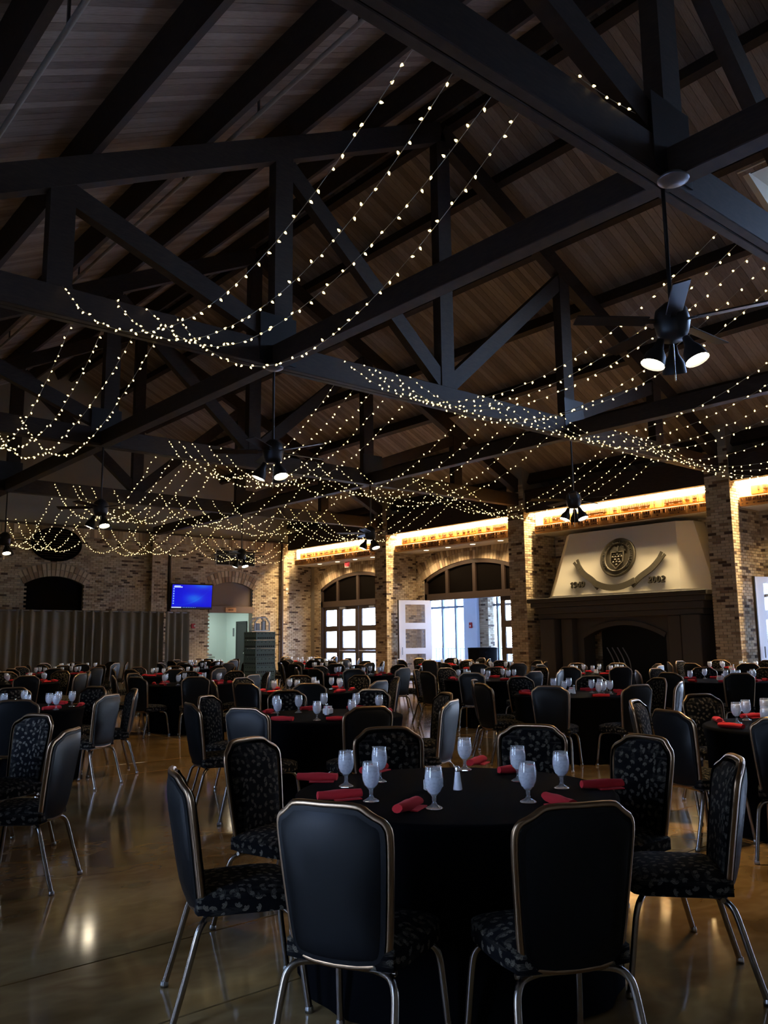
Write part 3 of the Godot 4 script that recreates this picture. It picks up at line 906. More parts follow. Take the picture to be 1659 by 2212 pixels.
func build_fireplace() -> void:
	var f := thing("fireplace", "tall stone fireplace with a tapered cream hood between brick piers", "fireplace")
	var zc := -12.69
	var hood := MB.new()
	var lo := [Vector2(19.88, zc - 2.5), Vector2(19.15, zc - 2.5), Vector2(18.6, zc - 1.93), Vector2(18.6, zc + 1.93), Vector2(19.15, zc + 2.5), Vector2(19.88, zc + 2.5)]
	var hi := [Vector2(19.88, zc - 1.95), Vector2(19.35, zc - 1.95), Vector2(19.05, zc - 1.63), Vector2(19.05, zc + 1.63), Vector2(19.35, zc + 1.95), Vector2(19.88, zc + 1.95)]
	prism(hood, lo, hi, 2.60, 4.33)
	part("hood", hood.mesh(), M.cream_plaster, f)
	var lip := MB.new()
	var l2 := []
	for p in lo: l2.append(Vector2(p.x - 0.03, zc + (p.y - zc) * 1.012))
	prism(lip, l2, l2, 2.545, 2.60)
	part("hood_lip", lip.mesh(), M.cream_plaster, f)
	# mantel shelf in three steps
	var k := 0
	for e in [[2.43, 2.545, 0.0], [2.30, 2.43, 0.07], [2.12, 2.30, 0.16], [1.98, 2.12, 0.22]]:
		part("mantel_course", MB.new().cbox(Vector3((18.36 + e[2] + 19.88) * 0.5, (e[0] + e[1]) * 0.5, zc), Vector3(19.88 - 18.36 - e[2], e[1] - e[0], 5.40 - 2.0 * e[2]), 0.012).mesh(), M.hearth_stone, f)
		k += 1
	# stone legs, arched surround and firebox
	for s in [-1, 1]:
		part("pilaster", MB.new().cbox(Vector3(18.98, 0.99, zc + s * 2.15), Vector3(0.9, 1.98, 0.5), 0.02).mesh(), M.hearth_stone, f)
		part("pilaster", MB.new().cbox(Vector3(19.1, 0.99, zc + s * 1.62), Vector3(0.8, 1.98, 0.36), 0.02).mesh(), M.hearth_stone, f)
	var sur := MB.new()
	arch_backing(sur, Vector3(18.95, 1.50, zc), Vector3(0, 0, 1), Vector3(-1, 0, 0), 1.24, 0.33, -1.5, 1.5, 1.98, 0.5)
	part("surround", sur.mesh(), M.hearth_stone, f)
	var rimm := MB.new()
	for i in 24:
		var a := -1.24 + 2.48 * i / 24.0; var b := -1.24 + 2.48 * (i + 1) / 24.0
		rimm.bar(Vector3(18.94, arch_y(a, 1.24, 1.5, 0.33), zc + a), Vector3(18.94, arch_y(b, 1.24, 1.5, 0.33), zc + b), 0.06, 0.12)
	part("arch_moulding", rimm.mesh(), M.hearth_stone, f)
	part("firebox", MB.new().span(Vector3(19.86, 0, zc - 1.3), Vector3(19.89, 1.9, zc + 1.3)).mesh(), M.soot, f)
	part("hearth", MB.new().cbox(Vector3(18.9, 0.06, zc), Vector3(1.9, 0.12, 5.3), 0.015).mesh(), M.hearth_stone, f)
	# curved iron scrolls of the fire screen
	var sc := thing("fire_screen", "curved iron fire screen scrolls inside the dark hearth", "fire screen")
	for j in 4:
		var pts := []
		for i in 13:
			var t := i / 12.0
			pts.append(Vector3(19.0, 0.14 + 1.05 * t, zc - 0.55 + j * 0.16 + 0.22 * sin(t * PI)))
		part("scroll", MB.new().tube(pts, 0.014, 6).mesh(), M.pewter, sc)

	# tilt of the hood's front face
	var face := Basis(Vector3(0, 0, 1), Vector3(0.45, 1.73, 0).normalized(), Vector3(0, 0, 1).cross(Vector3(0.45, 1.73, 0).normalized()))
	var onface := func(y: float, z: float, off: float) -> Vector3:
		var x := 18.6 + 0.45 * (y - 2.60) / 1.73
		return Vector3(x, y, z) + face.z * off
	var seal := thing("wall_seal", "round bronze university seal with a shield, mounted on the cream hood", "seal")
	seal.transform = Transform3D(face, onface.call(3.52, zc + 0.06, 0.0))
	part("disc", MB.new().lathe([Vector2(0.0, 0.05), Vector2(0.36, 0.05), Vector2(0.37, 0.05)], 48, Transform3D(Basis(Vector3.RIGHT, PI / 2), Vector3.ZERO)).mesh(), M.seal_bronze, seal)
	part("ring", MB.new().lathe([Vector2(0.53, 0.0), Vector2(0.53, 0.055), Vector2(0.515, 0.075), Vector2(0.49, 0.062), Vector2(0.41, 0.062), Vector2(0.385, 0.08), Vector2(0.36, 0.062), Vector2(0.36, 0.02)], 48, Transform3D(Basis(Vector3.RIGHT, PI / 2), Vector3.ZERO)).mesh(), M.seal_bronze, seal)
	var words := "SEAL OF TEXAS TECH UNIVERSITY"
	for i in words.length():
		if words[i] == " ": continue
		var a := deg_to_rad(128.0 - 256.0 * i / (words.length() - 1))      # from lower left over the top
		part("letter", text_mesh(words[i], 0.115, 0.025), M.seal_dark, seal, Vector3(-sin(a) * 0.415, cos(a) * 0.415, 0.068), Basis(Vector3.BACK, a))
	# shield with bosses, the spread bird above it
	var sh := MB.new()
	var sp := [Vector2(-0.19, 0.14), Vector2(0.19, 0.14), Vector2(0.19, -0.14), Vector2(0.0, -0.33), Vector2(-0.19, -0.14)]
	for i in 5:
		var a: Vector2 = sp[i]; var b: Vector2 = sp[(i + 1) % 5]
		sh.bar(Vector3(a.x, a.y, 0.07), Vector3(b.x, b.y, 0.07), 0.03, 0.03, Vector3.BACK)
	part("shield_rim", sh.mesh(), M.seal_bronze, seal)
	for p in [[-0.135, 0.0], [-0.045, 0.0], [0.045, 0.0], [0.135, 0.0], [0, 0.07], [-0.05, -0.075], [0.05, -0.075], [0, -0.135], [-0.095, -0.145], [0.095, -0.145], [0, -0.215]]:
		part("boss", MB.new().lathe([Vector2(0.037, 0.0), Vector2(0.031, 0.024), Vector2(0.0, 0.04)], 8, Transform3D(Basis(Vector3.RIGHT, PI / 2), Vector3(p[0], p[1], 0.05))).mesh(), M.seal_bronze, seal)
	var star := MB.new()
	for i in 5:
		var a := PI / 2 + TAU * i / 5
		star.bar(Vector3(0.10, 0.085, 0.065), Vector3(0.10 + 0.06 * cos(a), 0.085 + 0.05 * sin(a), 0.065), 0.02, 0.02, Vector3.BACK)
		star.bar(Vector3(-0.10, 0.085, 0.065), Vector3(-0.10 + 0.06 * cos(a), 0.085 + 0.04 * sin(a), 0.065), 0.014, 0.02, Vector3.BACK)
	part("star", star.mesh(), M.seal_bronze, seal)
	var bird := MB.new()
	for s in [-1, 1]:
		for i in 6:
			bird.bar(Vector3(s * 0.02, 0.19 + i * 0.008, 0.065), Vector3(s * (0.25 - i * 0.022), 0.165 + i * 0.032, 0.058), 0.022, 0.02, Vector3.BACK)
	bird.box(Vector3(0, 0.21, 0.07), Vector3(0.06, 0.12, 0.04))
	bird.box(Vector3(0.015, 0.285, 0.07), Vector3(0.05, 0.04, 0.04))
	part("bird", bird.mesh(), M.seal_dark, seal)
	# ribbon below, ends forked
	var rb := thing("ribbon_banner", "curved bronze ribbon banner under the round seal", "banner")
	rb.transform = Transform3D(face, onface.call(2.60, zc + 0.06, 0.012))
	var side := func(t: float, sg: float) -> Vector2: return Vector2(sg * (0.50 + 0.78 * t), 0.16 + 0.70 * pow(t, 1.15) + 0.04 * sin(t * TAU))
	for sg in [-1.0, 1.0]:                                     # the two tails, tucked behind the middle fold
		var m := MB.new()
		for i in 14:
			var a: Vector2 = side.call(i / 14.0, sg); var b: Vector2 = side.call((i + 1) / 14.0, sg)
			var g := (b - a) * 0.12
			m.bar(Vector3(a.x - g.x, a.y - g.y, 0.02), Vector3(b.x + g.x, b.y + g.y, 0.02), 0.16, 0.028, Vector3.BACK)
		var e: Vector2 = side.call(1.0, sg)
		for q in [-1.0, 1.0]:
			m.bar(Vector3(e.x - sg * 0.03 - q * sg * 0.03, e.y - 0.03 + q * 0.03, 0.02), Vector3(e.x + sg * 0.06 - q * sg * 0.05, e.y + 0.09 + q * 0.035, 0.03), 0.075, 0.028, Vector3.BACK)
		part("ribbon_tail", m.mesh(), M.seal_bronze, rb)
	var mid := MB.new()
	for i in 16:
		var xa := -0.60 + 1.2 * i / 16.0; var xb := -0.60 + 1.2 * (i + 1) / 16.0
		mid.bar(Vector3(xa - 0.006, 0.115 + 0.16 * xa * xa / 0.36, 0.06), Vector3(xb + 0.006, 0.115 + 0.16 * xb * xb / 0.36, 0.06), 0.16, 0.03, Vector3.BACK)
	part("ribbon_fold", mid.mesh(), M.seal_bronze, rb)
	for e in [["1949", 1.20], ["2002", -1.20]]:
		var o := part("year_numerals", text_mesh(e[0], 0.22, 0.05), M.seal_dark, self)
		o.transform = Transform3D(face, onface.call(2.86, zc + 0.06 - e[1] , 0.03))
		tag(o, "%s dark raised year numerals on the cream hood" % ["left" if e[0] == "1949" else "right"], "numerals", "years on the hood")

# ---------------------------------------------------------------- things on the far wall
func build_end_things() -> void:
	var z := END_Z
	# doorway: dark jambs, header beam, wooden panel under the arch and the small white office behind
	var d := struct_node("door_6")
	part("header", MB.new().cbox(Vector3(16.2, 2.665, z - 0.02), Vector3(1.92, 0.25, 0.16), 0.01).mesh(), M.wood_header, d)
	var pm := MB.new()
	for k in 20:
		var a := -0.95 + 1.9 * k / 20.0; var c := -0.95 + 1.9 * (k + 1) / 20.0
		pm.span(Vector3(16.2 + a, 2.79, z - 0.16), Vector3(16.2 + c, maxf(arch_y(a, 0.96, 3.43, 0.28), arch_y(c, 0.96, 3.43, 0.28)) + 0.05, z - 0.10))
	part("arch_panel", pm.mesh(), M.wood_panel, d)
	var of := struct_node("wall_office")
	part("back_partition", MB.new().span(Vector3(14.6, 0, -31.2), Vector3(19.2, 2.9, -31.05)).mesh(), M.office_wall, of)
	part("side_partition", MB.new().span(Vector3(14.5, 0, -31.2), Vector3(14.62, 2.9, -28.3)).mesh(), M.office_wall, of)
	part("side_partition", MB.new().span(Vector3(17.75, 0, -31.1), Vector3(17.87, 2.9, -28.3)).mesh(), M.office_wall, of)
	part("office_ceiling", MB.new().span(Vector3(14.4, 2.9, -31.3), Vector3(19.4, 3.0, -28.2)).mesh(), M.office_wall, of)
	part("office_floor", MB.new().span(Vector3(14.4, -0.1, -31.3), Vector3(19.4, 0.0, -28.3)).mesh(), M.gallery_floor, of)
	var ol := thing("office_ceiling_light", "flat white ceiling light in the small office beyond the doorway", "ceiling light", Vector3(16.2, 2.9, -29.7))
	part("light_panel", MB.new().cbox(Vector3(0, -0.025, 0), Vector3(1.2, 0.05, 0.6), 0.008).mesh(), M.office_light_glow, ol)
	lamp_area(ol, Vector3(0, -0.06, 0), Vector3(0, -1, 0), Vector2(1.2, 0.6), Color(0.90, 1.0, 0.97), 3.2)
	var od := thing("office_door", "dark door in the side wall of the white office", "door", Vector3(17.715, 0, -29.78))
	part("slab", MB.new().cbox(Vector3(0.0, 1.1, 0), Vector3(0.04, 2.2, 0.66), 0.006).mesh(), M.office_trim, od)
	for e in [-0.36, 0.36]: part("door_casing", MB.new().span(Vector3(-0.03, 0, e - 0.04), Vector3(0.02, 2.28, e + 0.04)).mesh(), M.office_trim, od)
	part("door_casing", MB.new().span(Vector3(-0.03, 2.2, -0.32), Vector3(0.02, 2.28, 0.32)).mesh(), M.office_trim, od)
	part("knob", MB.new().lathe([Vector2(0, 0), Vector2(0.03, 0.01), Vector2(0.03, 0.04), Vector2(0, 0.055)], 10, Transform3D(Basis(Vector3.BACK, PI / 2), Vector3(-0.02, 1.0, 0.26))).mesh(), M.chrome, od)
	var sw := part("light_switch", MB.new().cbox(Vector3.ZERO, Vector3(0.02, 0.34, 0.1), 0.004).mesh(), M.pewter, self, Vector3(17.735, 1.85, -30.45))
	tag(sw, "tall grey switch plate beside the dark office door", "switch")
	for e in [[15.75, 1.22, "low left"], [16.62, 1.28, "thermostat"]]:
		var s := part("wall_plate", MB.new().cbox(Vector3.ZERO, Vector3(0.13, 0.14, 0.02), 0.004).mesh(), M.pewter, self, Vector3(e[0], e[1], -31.035))
		tag(s, "small grey %s plate on the office back wall" % e[2], "wall plate")
	var cp := thing("copier", "dark office copier just inside the white doorway", "copier", Vector3(15.5, 0, -29.0))
	part("body", MB.new().cbox(Vector3(0, 0.42, 0), Vector3(0.6, 0.84, 0.6), 0.02).mesh(), M.black_metal, cp)
	part("scanner_lid", MB.new().cbox(Vector3(0, 0.98, 0), Vector3(0.62, 0.07, 0.6), 0.015).mesh(), M.pewter, cp)
	part("paper_tray", MB.new().cbox(Vector3(0.12, 0.89, 0), Vector3(0.75, 0.03, 0.4), 0.01).mesh(), M.crate_green, cp)
	part("riser", MB.new().span(Vector3(-0.25, 0.84, -0.25), Vector3(0.05, 0.95, 0.25)).mesh(), M.black_metal, cp)
	var sg := thing("door_sign", "small orange wooden sign on the header beam over the office doorway", "sign", Vector3(16.15, 2.655, z + 0.075))
	part("board", MB.new().cbox(Vector3.ZERO, Vector3(0.46, 0.17, 0.03), 0.012).mesh(), M.sign_wood, sg)
	var cv := MB.new()
	for i in 6: cv.box(Vector3(-0.10 + i * 0.038, 0.0, 0.017), Vector3(0.024, 0.07 if i % 2 else 0.055, 0.008))
	part("lettering", cv.mesh(), M.carving, sg)
	# television
	var tv := thing("television", "wall-mounted television showing a bright blue computer desktop", "television", Vector3(14.35, 3.10, z + 0.42))
	tv.rotation = Vector3(0.10, -0.12, 0)
	part("bezel", MB.new().cbox(Vector3(0, 0, -0.03), Vector3(1.58, 0.92, 0.06), 0.012).mesh(), M.bezel, tv)
	part("screen", MB.new().box(Vector3(0, 0, 0.002), Vector3(1.50, 0.84, 0.004)).mesh(), M.screen_glow, tv)
	(tv.get_node("screen") as MeshInstance3D).mesh = QuadMesh.new()
	((tv.get_node("screen") as MeshInstance3D).mesh as QuadMesh).size = Vector2(1.50, 0.84)
	(tv.get_node("screen") as MeshInstance3D).position = Vector3(0, 0, 0.004)
	part("wall_arm", MB.new().span(Vector3(-0.2, -0.2, -0.26), Vector3(0.2, 0.2, -0.06)).mesh(), M.bezel, tv)
	lamp_area(tv, Vector3(0, 0, 0.03), Vector3(0, 0, 1), Vector2(1.5, 0.84), Color(0.1, 0.25, 1.0), 0.25)
	# air grille, alarm, dark round louvre
	var v := thing("air_grille", "rectangular louvred air grille high on the brick end wall", "air grille", Vector3(16.35, 4.63, z + 0.02))
	var fr := MB.new()
	for s in [-1, 1]:
		fr.box(Vector3(0, s * 0.29, 0.02), Vector3(1.74, 0.035, 0.04)); fr.box(Vector3(s * 0.855, 0, 0.02), Vector3(0.035, 0.6, 0.04))
	part("frame", fr.mesh(), M.grille_frame, v)
	part("backing", MB.new().box(Vector3(0, 0, 0.0), Vector3(1.68, 0.56, 0.01)).mesh(), M.panel_black, v)
	for i in 9: part("slat", MB.new().box(Vector3(0, -0.24 + i * 0.06, 0.02), Vector3(1.68, 0.012, 0.045), Basis(Vector3.RIGHT, 0.6)).mesh(), M.grille, v)
	for i in 2: part("divider", MB.new().box(Vector3(-0.28 + i * 0.56, 0, 0.03), Vector3(0.02, 0.56, 0.02)).mesh(), M.grille_frame, v)
	var al := thing("fire_alarm", "red fire alarm strobe on brick left of the office doorway", "alarm", Vector3(14.62, 2.05, z + 0.03))
	part("box", MB.new().cbox(Vector3.ZERO, Vector3(0.15, 0.17, 0.06), 0.01).mesh(), M.alarm_red, al)
	part("strobe", MB.new().cbox(Vector3(0.035, 0, 0.035), Vector3(0.05, 0.07, 0.03), 0.006).mesh(), M.plate_white, al)
	var lv := thing("round_louvre", "large dark round louvre in the shaded brick above the curtain", "louvre", Vector3(9.55, 4.72, z + 0.08))
	part("rim", MB.new().lathe([Vector2(0.83, -0.03), Vector2(0.83, 0.05), Vector2(0.76, 0.06), Vector2(0.76, 0.0)], 40, Transform3D(Basis(Vector3.RIGHT, PI / 2).scaled(Vector3(1, 0.68, 1)), Vector3.ZERO)).mesh(), M.panel_black, lv)
	for i in 13:
		var yy := -0.48 + i * 0.08
		var hw := 0.79 * sqrt(maxf(1.0 - yy * yy / (0.54 * 0.54), 0.0))
		part("slat", MB.new().box(Vector3(0, yy, 0.02), Vector3(2 * hw, 0.075, 0.012), Basis(Vector3.RIGHT, -0.5)).mesh(), M.panel_black, lv)
	for e in [[18.72, 3.52, 0.11, 0.09], [18.72, 3.36, 0.07, 0.055]]:
		var o := part("junction_plate", MB.new().cbox(Vector3.ZERO, Vector3(e[2], e[3], 0.02), 0.004).mesh(), M.plate_white, self, Vector3(e[0], e[1], z + 0.03))
		tag(o, ("upper" if e[1] > 3.4 else "lower") + " pale junction plate on brick beside the first door bay", "wall plate")
	var ex := thing("exit_sign", "small red lit exit sign hanging over the closed arched door", "exit sign", Vector3(19.55, 4.33, -25.1))
	part("housing", MB.new().cbox(Vector3(0, 0, 0), Vector3(0.06, 0.22, 0.32), 0.008).mesh(), M.plate_white, ex)
	part("sign_face", MB.new().box(Vector3(-0.033, 0, 0), Vector3(0.006, 0.18, 0.28)).mesh(), M.alarm_red, ex)
	part("exit_light_letters", text_mesh("EXIT", 0.15, 0.006), M.exit_glow, ex, Vector3(-0.04, 0, 0), Basis(Vector3.UP, -PI / 2))
	part("stem", MB.new().span(Vector3(-0.02, 0.11, -0.02), Vector3(0.02, 0.12, 0.02)).mesh(), M.plate_white, ex)

func build_curtain() -> void:
	var c := thing("drape_curtain", "long pleated beige drape hung from a pole in front of brick wall", "curtain")
	var run := [[Vector3(3.2, 0, -25.2), Vector3(12.1, 0, -25.2)], [Vector3(12.15, 0, -25.15), Vector3(13.05, 0, -25.35)]]
	for k in 2:
		var a: Vector3 = run[k][0]; var b: Vector3 = run[k][1]
		var len := (b - a).length()
		var d := (b - a) / len
		var nn := d.cross(Vector3.UP) * -1.0
		if nn.z < 0: nn = -nn
		part("pole", MB.new().tube([a + Vector3.UP * 2.42, b + Vector3.UP * 2.42], 0.022, 8).mesh(), M.pewter, c)
		for e in ([a, a + d * len * 0.33, a + d * len * 0.66, b] if k == 0 else [b]):
			part("upright", MB.new().tube([e - nn * 0.1, e - nn * 0.1 + Vector3.UP * 2.42], 0.022, 8).mesh(), M.pewter, c)
		var panels := 6 if k == 0 else 1
		for p in panels:
			var mb := MB.new()
			var s0: float = len * p / panels; var s1: float = len * (p + 1) / panels
			var cols := int((s1 - s0) * 56)
			var phase := rng.randf() * 6.0
			for j in 9:
				var y := 2.44 * (1.0 - j / 8.0) + 0.01
				for i in cols + 1:
					var s: float = lerpf(s0, s1, float(i) / cols)
					var ph: float = s * TAU / 0.30 + phase + 1.1 * sin(s * 2.3 + p)
					var amp: float = lerpf(0.05, 0.105, j / 8.0) * (0.75 + 0.4 * sin(s * 1.9 + p * 2.0))
					var dz: float = -cos(ph) * amp * TAU / 0.30
					mb.vert(a + d * s + nn * (sin(ph) * amp) + Vector3.UP * y, (nn + d * dz).normalized(), Vector2(s, y))
			for j in 8:
				for i in cols:
					var q := j * (cols + 1) + i
					mb.tri(q, q + 1, q + cols + 2); mb.tri(q, q + cols + 2, q + cols + 1)
			part("drape_panel", mb.mesh(), M.drape, c)

func build_crates() -> void:
	var face := MB.new()
	var holes := MB.new()
	face.cbox(Vector3(0, 0.092, 0), Vector3(0.5, 0.178, 0.5), 0.008)
	for s in 4:
		var b := Basis(Vector3.UP, s * PI / 2)
		for i in 9:
			holes.box(b * Vector3(-0.2 + i * 0.05, 0.045, 0.2495), Vector3(0.032, 0.034, 0.003), b)
			if i % 2 == 0: holes.box(b * Vector3(-0.2 + i * 0.05, 0.14, 0.2495), Vector3(0.03, 0.014, 0.003), b)
		face.box(b * Vector3(0, 0.088, 0.252), Vector3(0.5, 0.016, 0.012), b)
		face.box(b * Vector3(0, 0.176, 0.252), Vector3(0.5, 0.012, 0.012), b)
		face.box(b * Vector3(0.246, 0.09, 0.249), Vector3(0.014, 0.18, 0.014), b)
	var fm := face.mesh(); var hm := holes.mesh()
	var ordinals := ["bottom", "second lowest", "third lowest", "fourth lowest", "middle", "fourth highest", "third highest", "second highest", "topmost"]
	for k in 9:
		var c := thing("glass_rack", "green plastic dish rack, %s of the tall stack" % ordinals[k], "crate", Vector3(10.2 + 0.004 * sin(k * 2.0), 0.186 * k, -16.35), 0.02 * sin(k * 1.7), "stacked green dish racks")
		part("shell", fm, M.crate_green, c)
		var o := part("slots", hm, M.crate_hole, c)
		o.set_meta("kind", "stuff")
	var a := thing("acrylic_case", "clear octagonal acrylic case on top of the green dish racks", "display case", Vector3(10.2, 1.686, -16.35))
	var pts := [Vector2(-0.19, 0.0), Vector2(-0.19, 0.18), Vector2(-0.10, 0.29), Vector2(0.10, 0.29), Vector2(0.19, 0.18), Vector2(0.19, 0.0)]
	for zz in [-0.1, 0.1]:
		for i in 6:
			var p: Vector2 = pts[i]; var q: Vector2 = pts[(i + 1) % 6]
			part("edge", MB.new().bar(Vector3(p.x, p.y + 0.012, zz), Vector3(q.x, q.y + 0.012, zz), 0.024, 0.024, Vector3.BACK).mesh(), M.acrylic_edge, a)
	for i in 5:
		var p: Vector2 = pts[i]; var q: Vector2 = pts[i + 1]
		part("pane", MB.new().bar(Vector3((p.x + q.x) * 0.5, (p.y + q.y) * 0.5 + 0.012, -0.09), Vector3((p.x + q.x) * 0.5, (p.y + q.y) * 0.5 + 0.012, 0.09), (q - p).length() - 0.02, 0.006, Vector3(q.y - p.y, -(q.x - p.x), 0)).mesh(), M.pane_glass, a)
	part("white_box", MB.new().cbox(Vector3(-0.07, 0.10, 0), Vector3(0.1, 0.15, 0.1), 0.008).mesh(), M.china_white, a)
	part("white_box", MB.new().cbox(Vector3(0.07, 0.12, 0.02), Vector3(0.07, 0.2, 0.08), 0.008).mesh(), M.china_white, a)
	part("dark_divider", MB.new().box(Vector3(0.13, 0.13, -0.03), Vector3(0.06, 0.2, 0.06)).mesh(), M.black_metal, a)

# ---------------------------------------------------------------- beyond the doors
func build_gallery() -> void:
	var g := struct_node("wall_gallery")
	var lin_z := [[-23.7, -13.2], [-10.2, -2.0]]
	for k in 2:
		var z0: float = lin_z[k][0]; var z1: float = lin_z[k][1]
		part("gallery_floor", MB.new().span(Vector3(20.2, -0.12, z0), Vector3(22.6, 0.0, z1)).mesh(), M.gallery_floor, g)
		part("gallery_ceiling", MB.new().span(Vector3(20.2, 3.3, z0 - 0.1), Vector3(22.7, 3.4, z1 + 0.1)).mesh(), M.gallery_wall, g)
		for e in [z0, z1]:
			part("end_partition", MB.new().span(Vector3(20.2, 0, e - 0.06), Vector3(22.6, 3.3, e + 0.06)).mesh(), M.gallery_wall, g)
		part("knee_wall", MB.new().span(Vector3(22.45, 0, z0), Vector3(22.6, 0.68, z1)).mesh(), M.gallery_wall, g)
		part("top_band", MB.new().span(Vector3(22.45, 3.05, z0), Vector3(22.6, 3.3, z1)).mesh(), M.gallery_wall, g)
		var z := z0
		while z < z1:
			if not (k == 0 and z > -21.6 and z < -20.3):
				part("window_mullion", MB.new().span(Vector3(22.47, 0.68, z - 0.04), Vector3(22.57, 3.05, z + 0.04)).mesh(), M.window_frame, g)
			z += 0.7
		part("window_transom", MB.new().span(Vector3(22.48, 2.62, z0), Vector3(22.56, 2.70, z1)).mesh(), M.window_frame, g)
		part("window_pane", MB.new().span(Vector3(22.515, 0.68, z0), Vector3(22.525, 3.05, z1)).mesh(), M.pane_glass, g)
	part("white_column", MB.new().cbox(Vector3(22.3, 1.65, -21.15), Vector3(0.5, 3.3, 0.66), 0.02).mesh(), M.gallery_wall, g)
	var pier := MB.new()
	pier.span(Vector3(22.2, 0, -20.8), Vector3(22.6, 3.3, -20.4))
	part("pier_backing", pier.mesh(), M.mortar, g)
	var bl := []
	brick_field(bl, Vector3(22.2, 0, -20.8), Vector3(0, 0, 1), Vector3(-1, 0, 0), 0.4, 0.0, 3.3, func(_u, _y): return true)
	brick_field(bl, Vector3(22.2, 0, -20.4), Vector3(1, 0, 0), Vector3(0, 0, 1), 0.3, 0.0, 3.3, func(_u, _y): return true)
	lay_bricks(bl, g, 0)
	for e in [[1.95, "upper"], [0.98, "lower"]]:
		var o := thing("pull_station", "%s red alarm box on the white column beyond the open door" % e[1], "alarm", Vector3(22.03, e[0], -21.1))
		part("box", MB.new().cbox(Vector3.ZERO, Vector3(0.05, 0.2 if e[0] > 1.5 else 0.15, 0.14), 0.01).mesh(), M.alarm_red, o)
		part("face_plate", MB.new().cbox(Vector3(-0.025, -0.02, 0), Vector3(0.012, 0.06, 0.06), 0.004).mesh(), M.plate_white, o)
	var gr := struct_node("ground_outside")
	part("pavement", MB.new().span(Vector3(20.2, -0.3, -120), Vector3(160, -0.13, 80)).mesh(), M.pavement, gr)
	part("pavement", MB.new().span(Vector3(-120, -0.3, -120), Vector3(-1.1, -0.13, 80)).mesh(), M.pavement, gr)
	var fe := thing("iron_fence", "black iron railing outside beyond the gallery windows", "fence", Vector3(27.5, -0.13, -25))
	part("rail", MB.new().span(Vector3(-0.02, 1.15, -6), Vector3(0.02, 1.19, 8)).mesh(), M.iron, fe)
	part("rail", MB.new().span(Vector3(-0.02, 0.2, -6), Vector3(0.02, 0.24, 8)).mesh(), M.iron, fe)
	var bm := MB.new().span(Vector3(-0.015, 0.0, -0.015), Vector3(0.015, 1.19, 0.015)).mesh()
	for i in 71: part("baluster", bm, M.iron, fe, Vector3(0, 0, -6 + 0.2 * i))
	var ct := thing("cocktail_table", "tall cocktail table under a dark cloth beyond the open doorway", "table", Vector3(20.9, 0, -19.5))
	var prof := [Vector2(0.56, 0.0), Vector2(0.50, 0.35), Vector2(0.475, 0.7), Vector2(0.49, 1.13), Vector2(0.50, 1.155), Vector2(0.49, 1.17), Vector2(0.0, 1.17)]
	var cm := MB.new().lathe(prof, 40)
	cm.warp(func(p: Vector3) -> Vector3:
		var a := atan2(p.z, p.x)
		var k := 1.0 + 0.035 * sin(a * 14.0) * clampf((1.1 - p.y) / 0.6, 0, 1)
		return Vector3(p.x * k, p.y, p.z * k))
	part("cloth", cm.mesh(), M.black_cloth, ct)

# ---------------------------------------------------------------- ceiling fans and node lamps
func make_fan() -> void:
	var f := Node3D.new()
	f.name = "ceiling_fan"
	fan0 = f
	f.set_meta("base_name", "ceiling_fan")
	f.set_meta("category", "ceiling fan")
	part("down_rod", MB.new().tube([Vector3(0, 0, 0), Vector3(0, -1.05, 0)], 0.018, 8).mesh(), M.black_metal, f)
	part("motor", MB.new().lathe([Vector2(0, -1.36), Vector2(0.10, -1.36), Vector2(0.13, -1.3), Vector2(0.15, -1.2), Vector2(0.13, -1.1), Vector2(0.06, -1.04), Vector2(0.0, -1.02)], 20).mesh(), M.black_metal, f)
	var bl := MB.new().cbox(Vector3(0.52, 0, 0), Vector3(0.62, 0.012, 0.14), 0.005).box(Vector3(0.18, 0, 0), Vector3(0.16, 0.015, 0.05)).mesh()
	for i in 5:
		part("blade", bl, M.black_metal, f, Vector3(0, -1.2, 0), Basis(Vector3.UP, TAU * i / 5.0 + 0.35) * Basis(Vector3.RIGHT, 0.2))
	for i in 3:
		var a := TAU * i / 3.0 + 2.45
		var dir := Vector3(cos(a) * 0.40, -1, sin(a) * 0.40).normalized()
		var b := Basis(Quaternion(Vector3.UP, -dir))
		var head := Node3D.new()
		head.name = "lamp_head"
		f.add_child(head, true)
		head.transform = Transform3D(b, Vector3(cos(a) * 0.15, -1.46, sin(a) * 0.15))
		part("shade", MB.new().lathe([Vector2(0.10, -0.14), Vector2(0.085, -0.05), Vector2(0.045, 0.02), Vector2(0.03, 0.10), Vector2(0.0, 0.11)], 16).mesh(), M.lamp_black, head)
		part("bulb_face", MB.new().lathe([Vector2(0.0, -0.142), Vector2(0.05, -0.14), Vector2(0.088, -0.125), Vector2(0.09, -0.115)], 16).mesh(), M.fan_lamp_glow, head)
		lamp_spot(head, Vector3(0, -0.17, 0), Vector3(0, -1, 0), Color(1.0, 0.85, 0.62), 5.0, 36.0, 0.08)
	part("pull_chain", MB.new().tube([Vector3(0, -1.36, 0), Vector3(0, -1.72, 0)], 0.006, 5).mesh(), M.chrome, f)

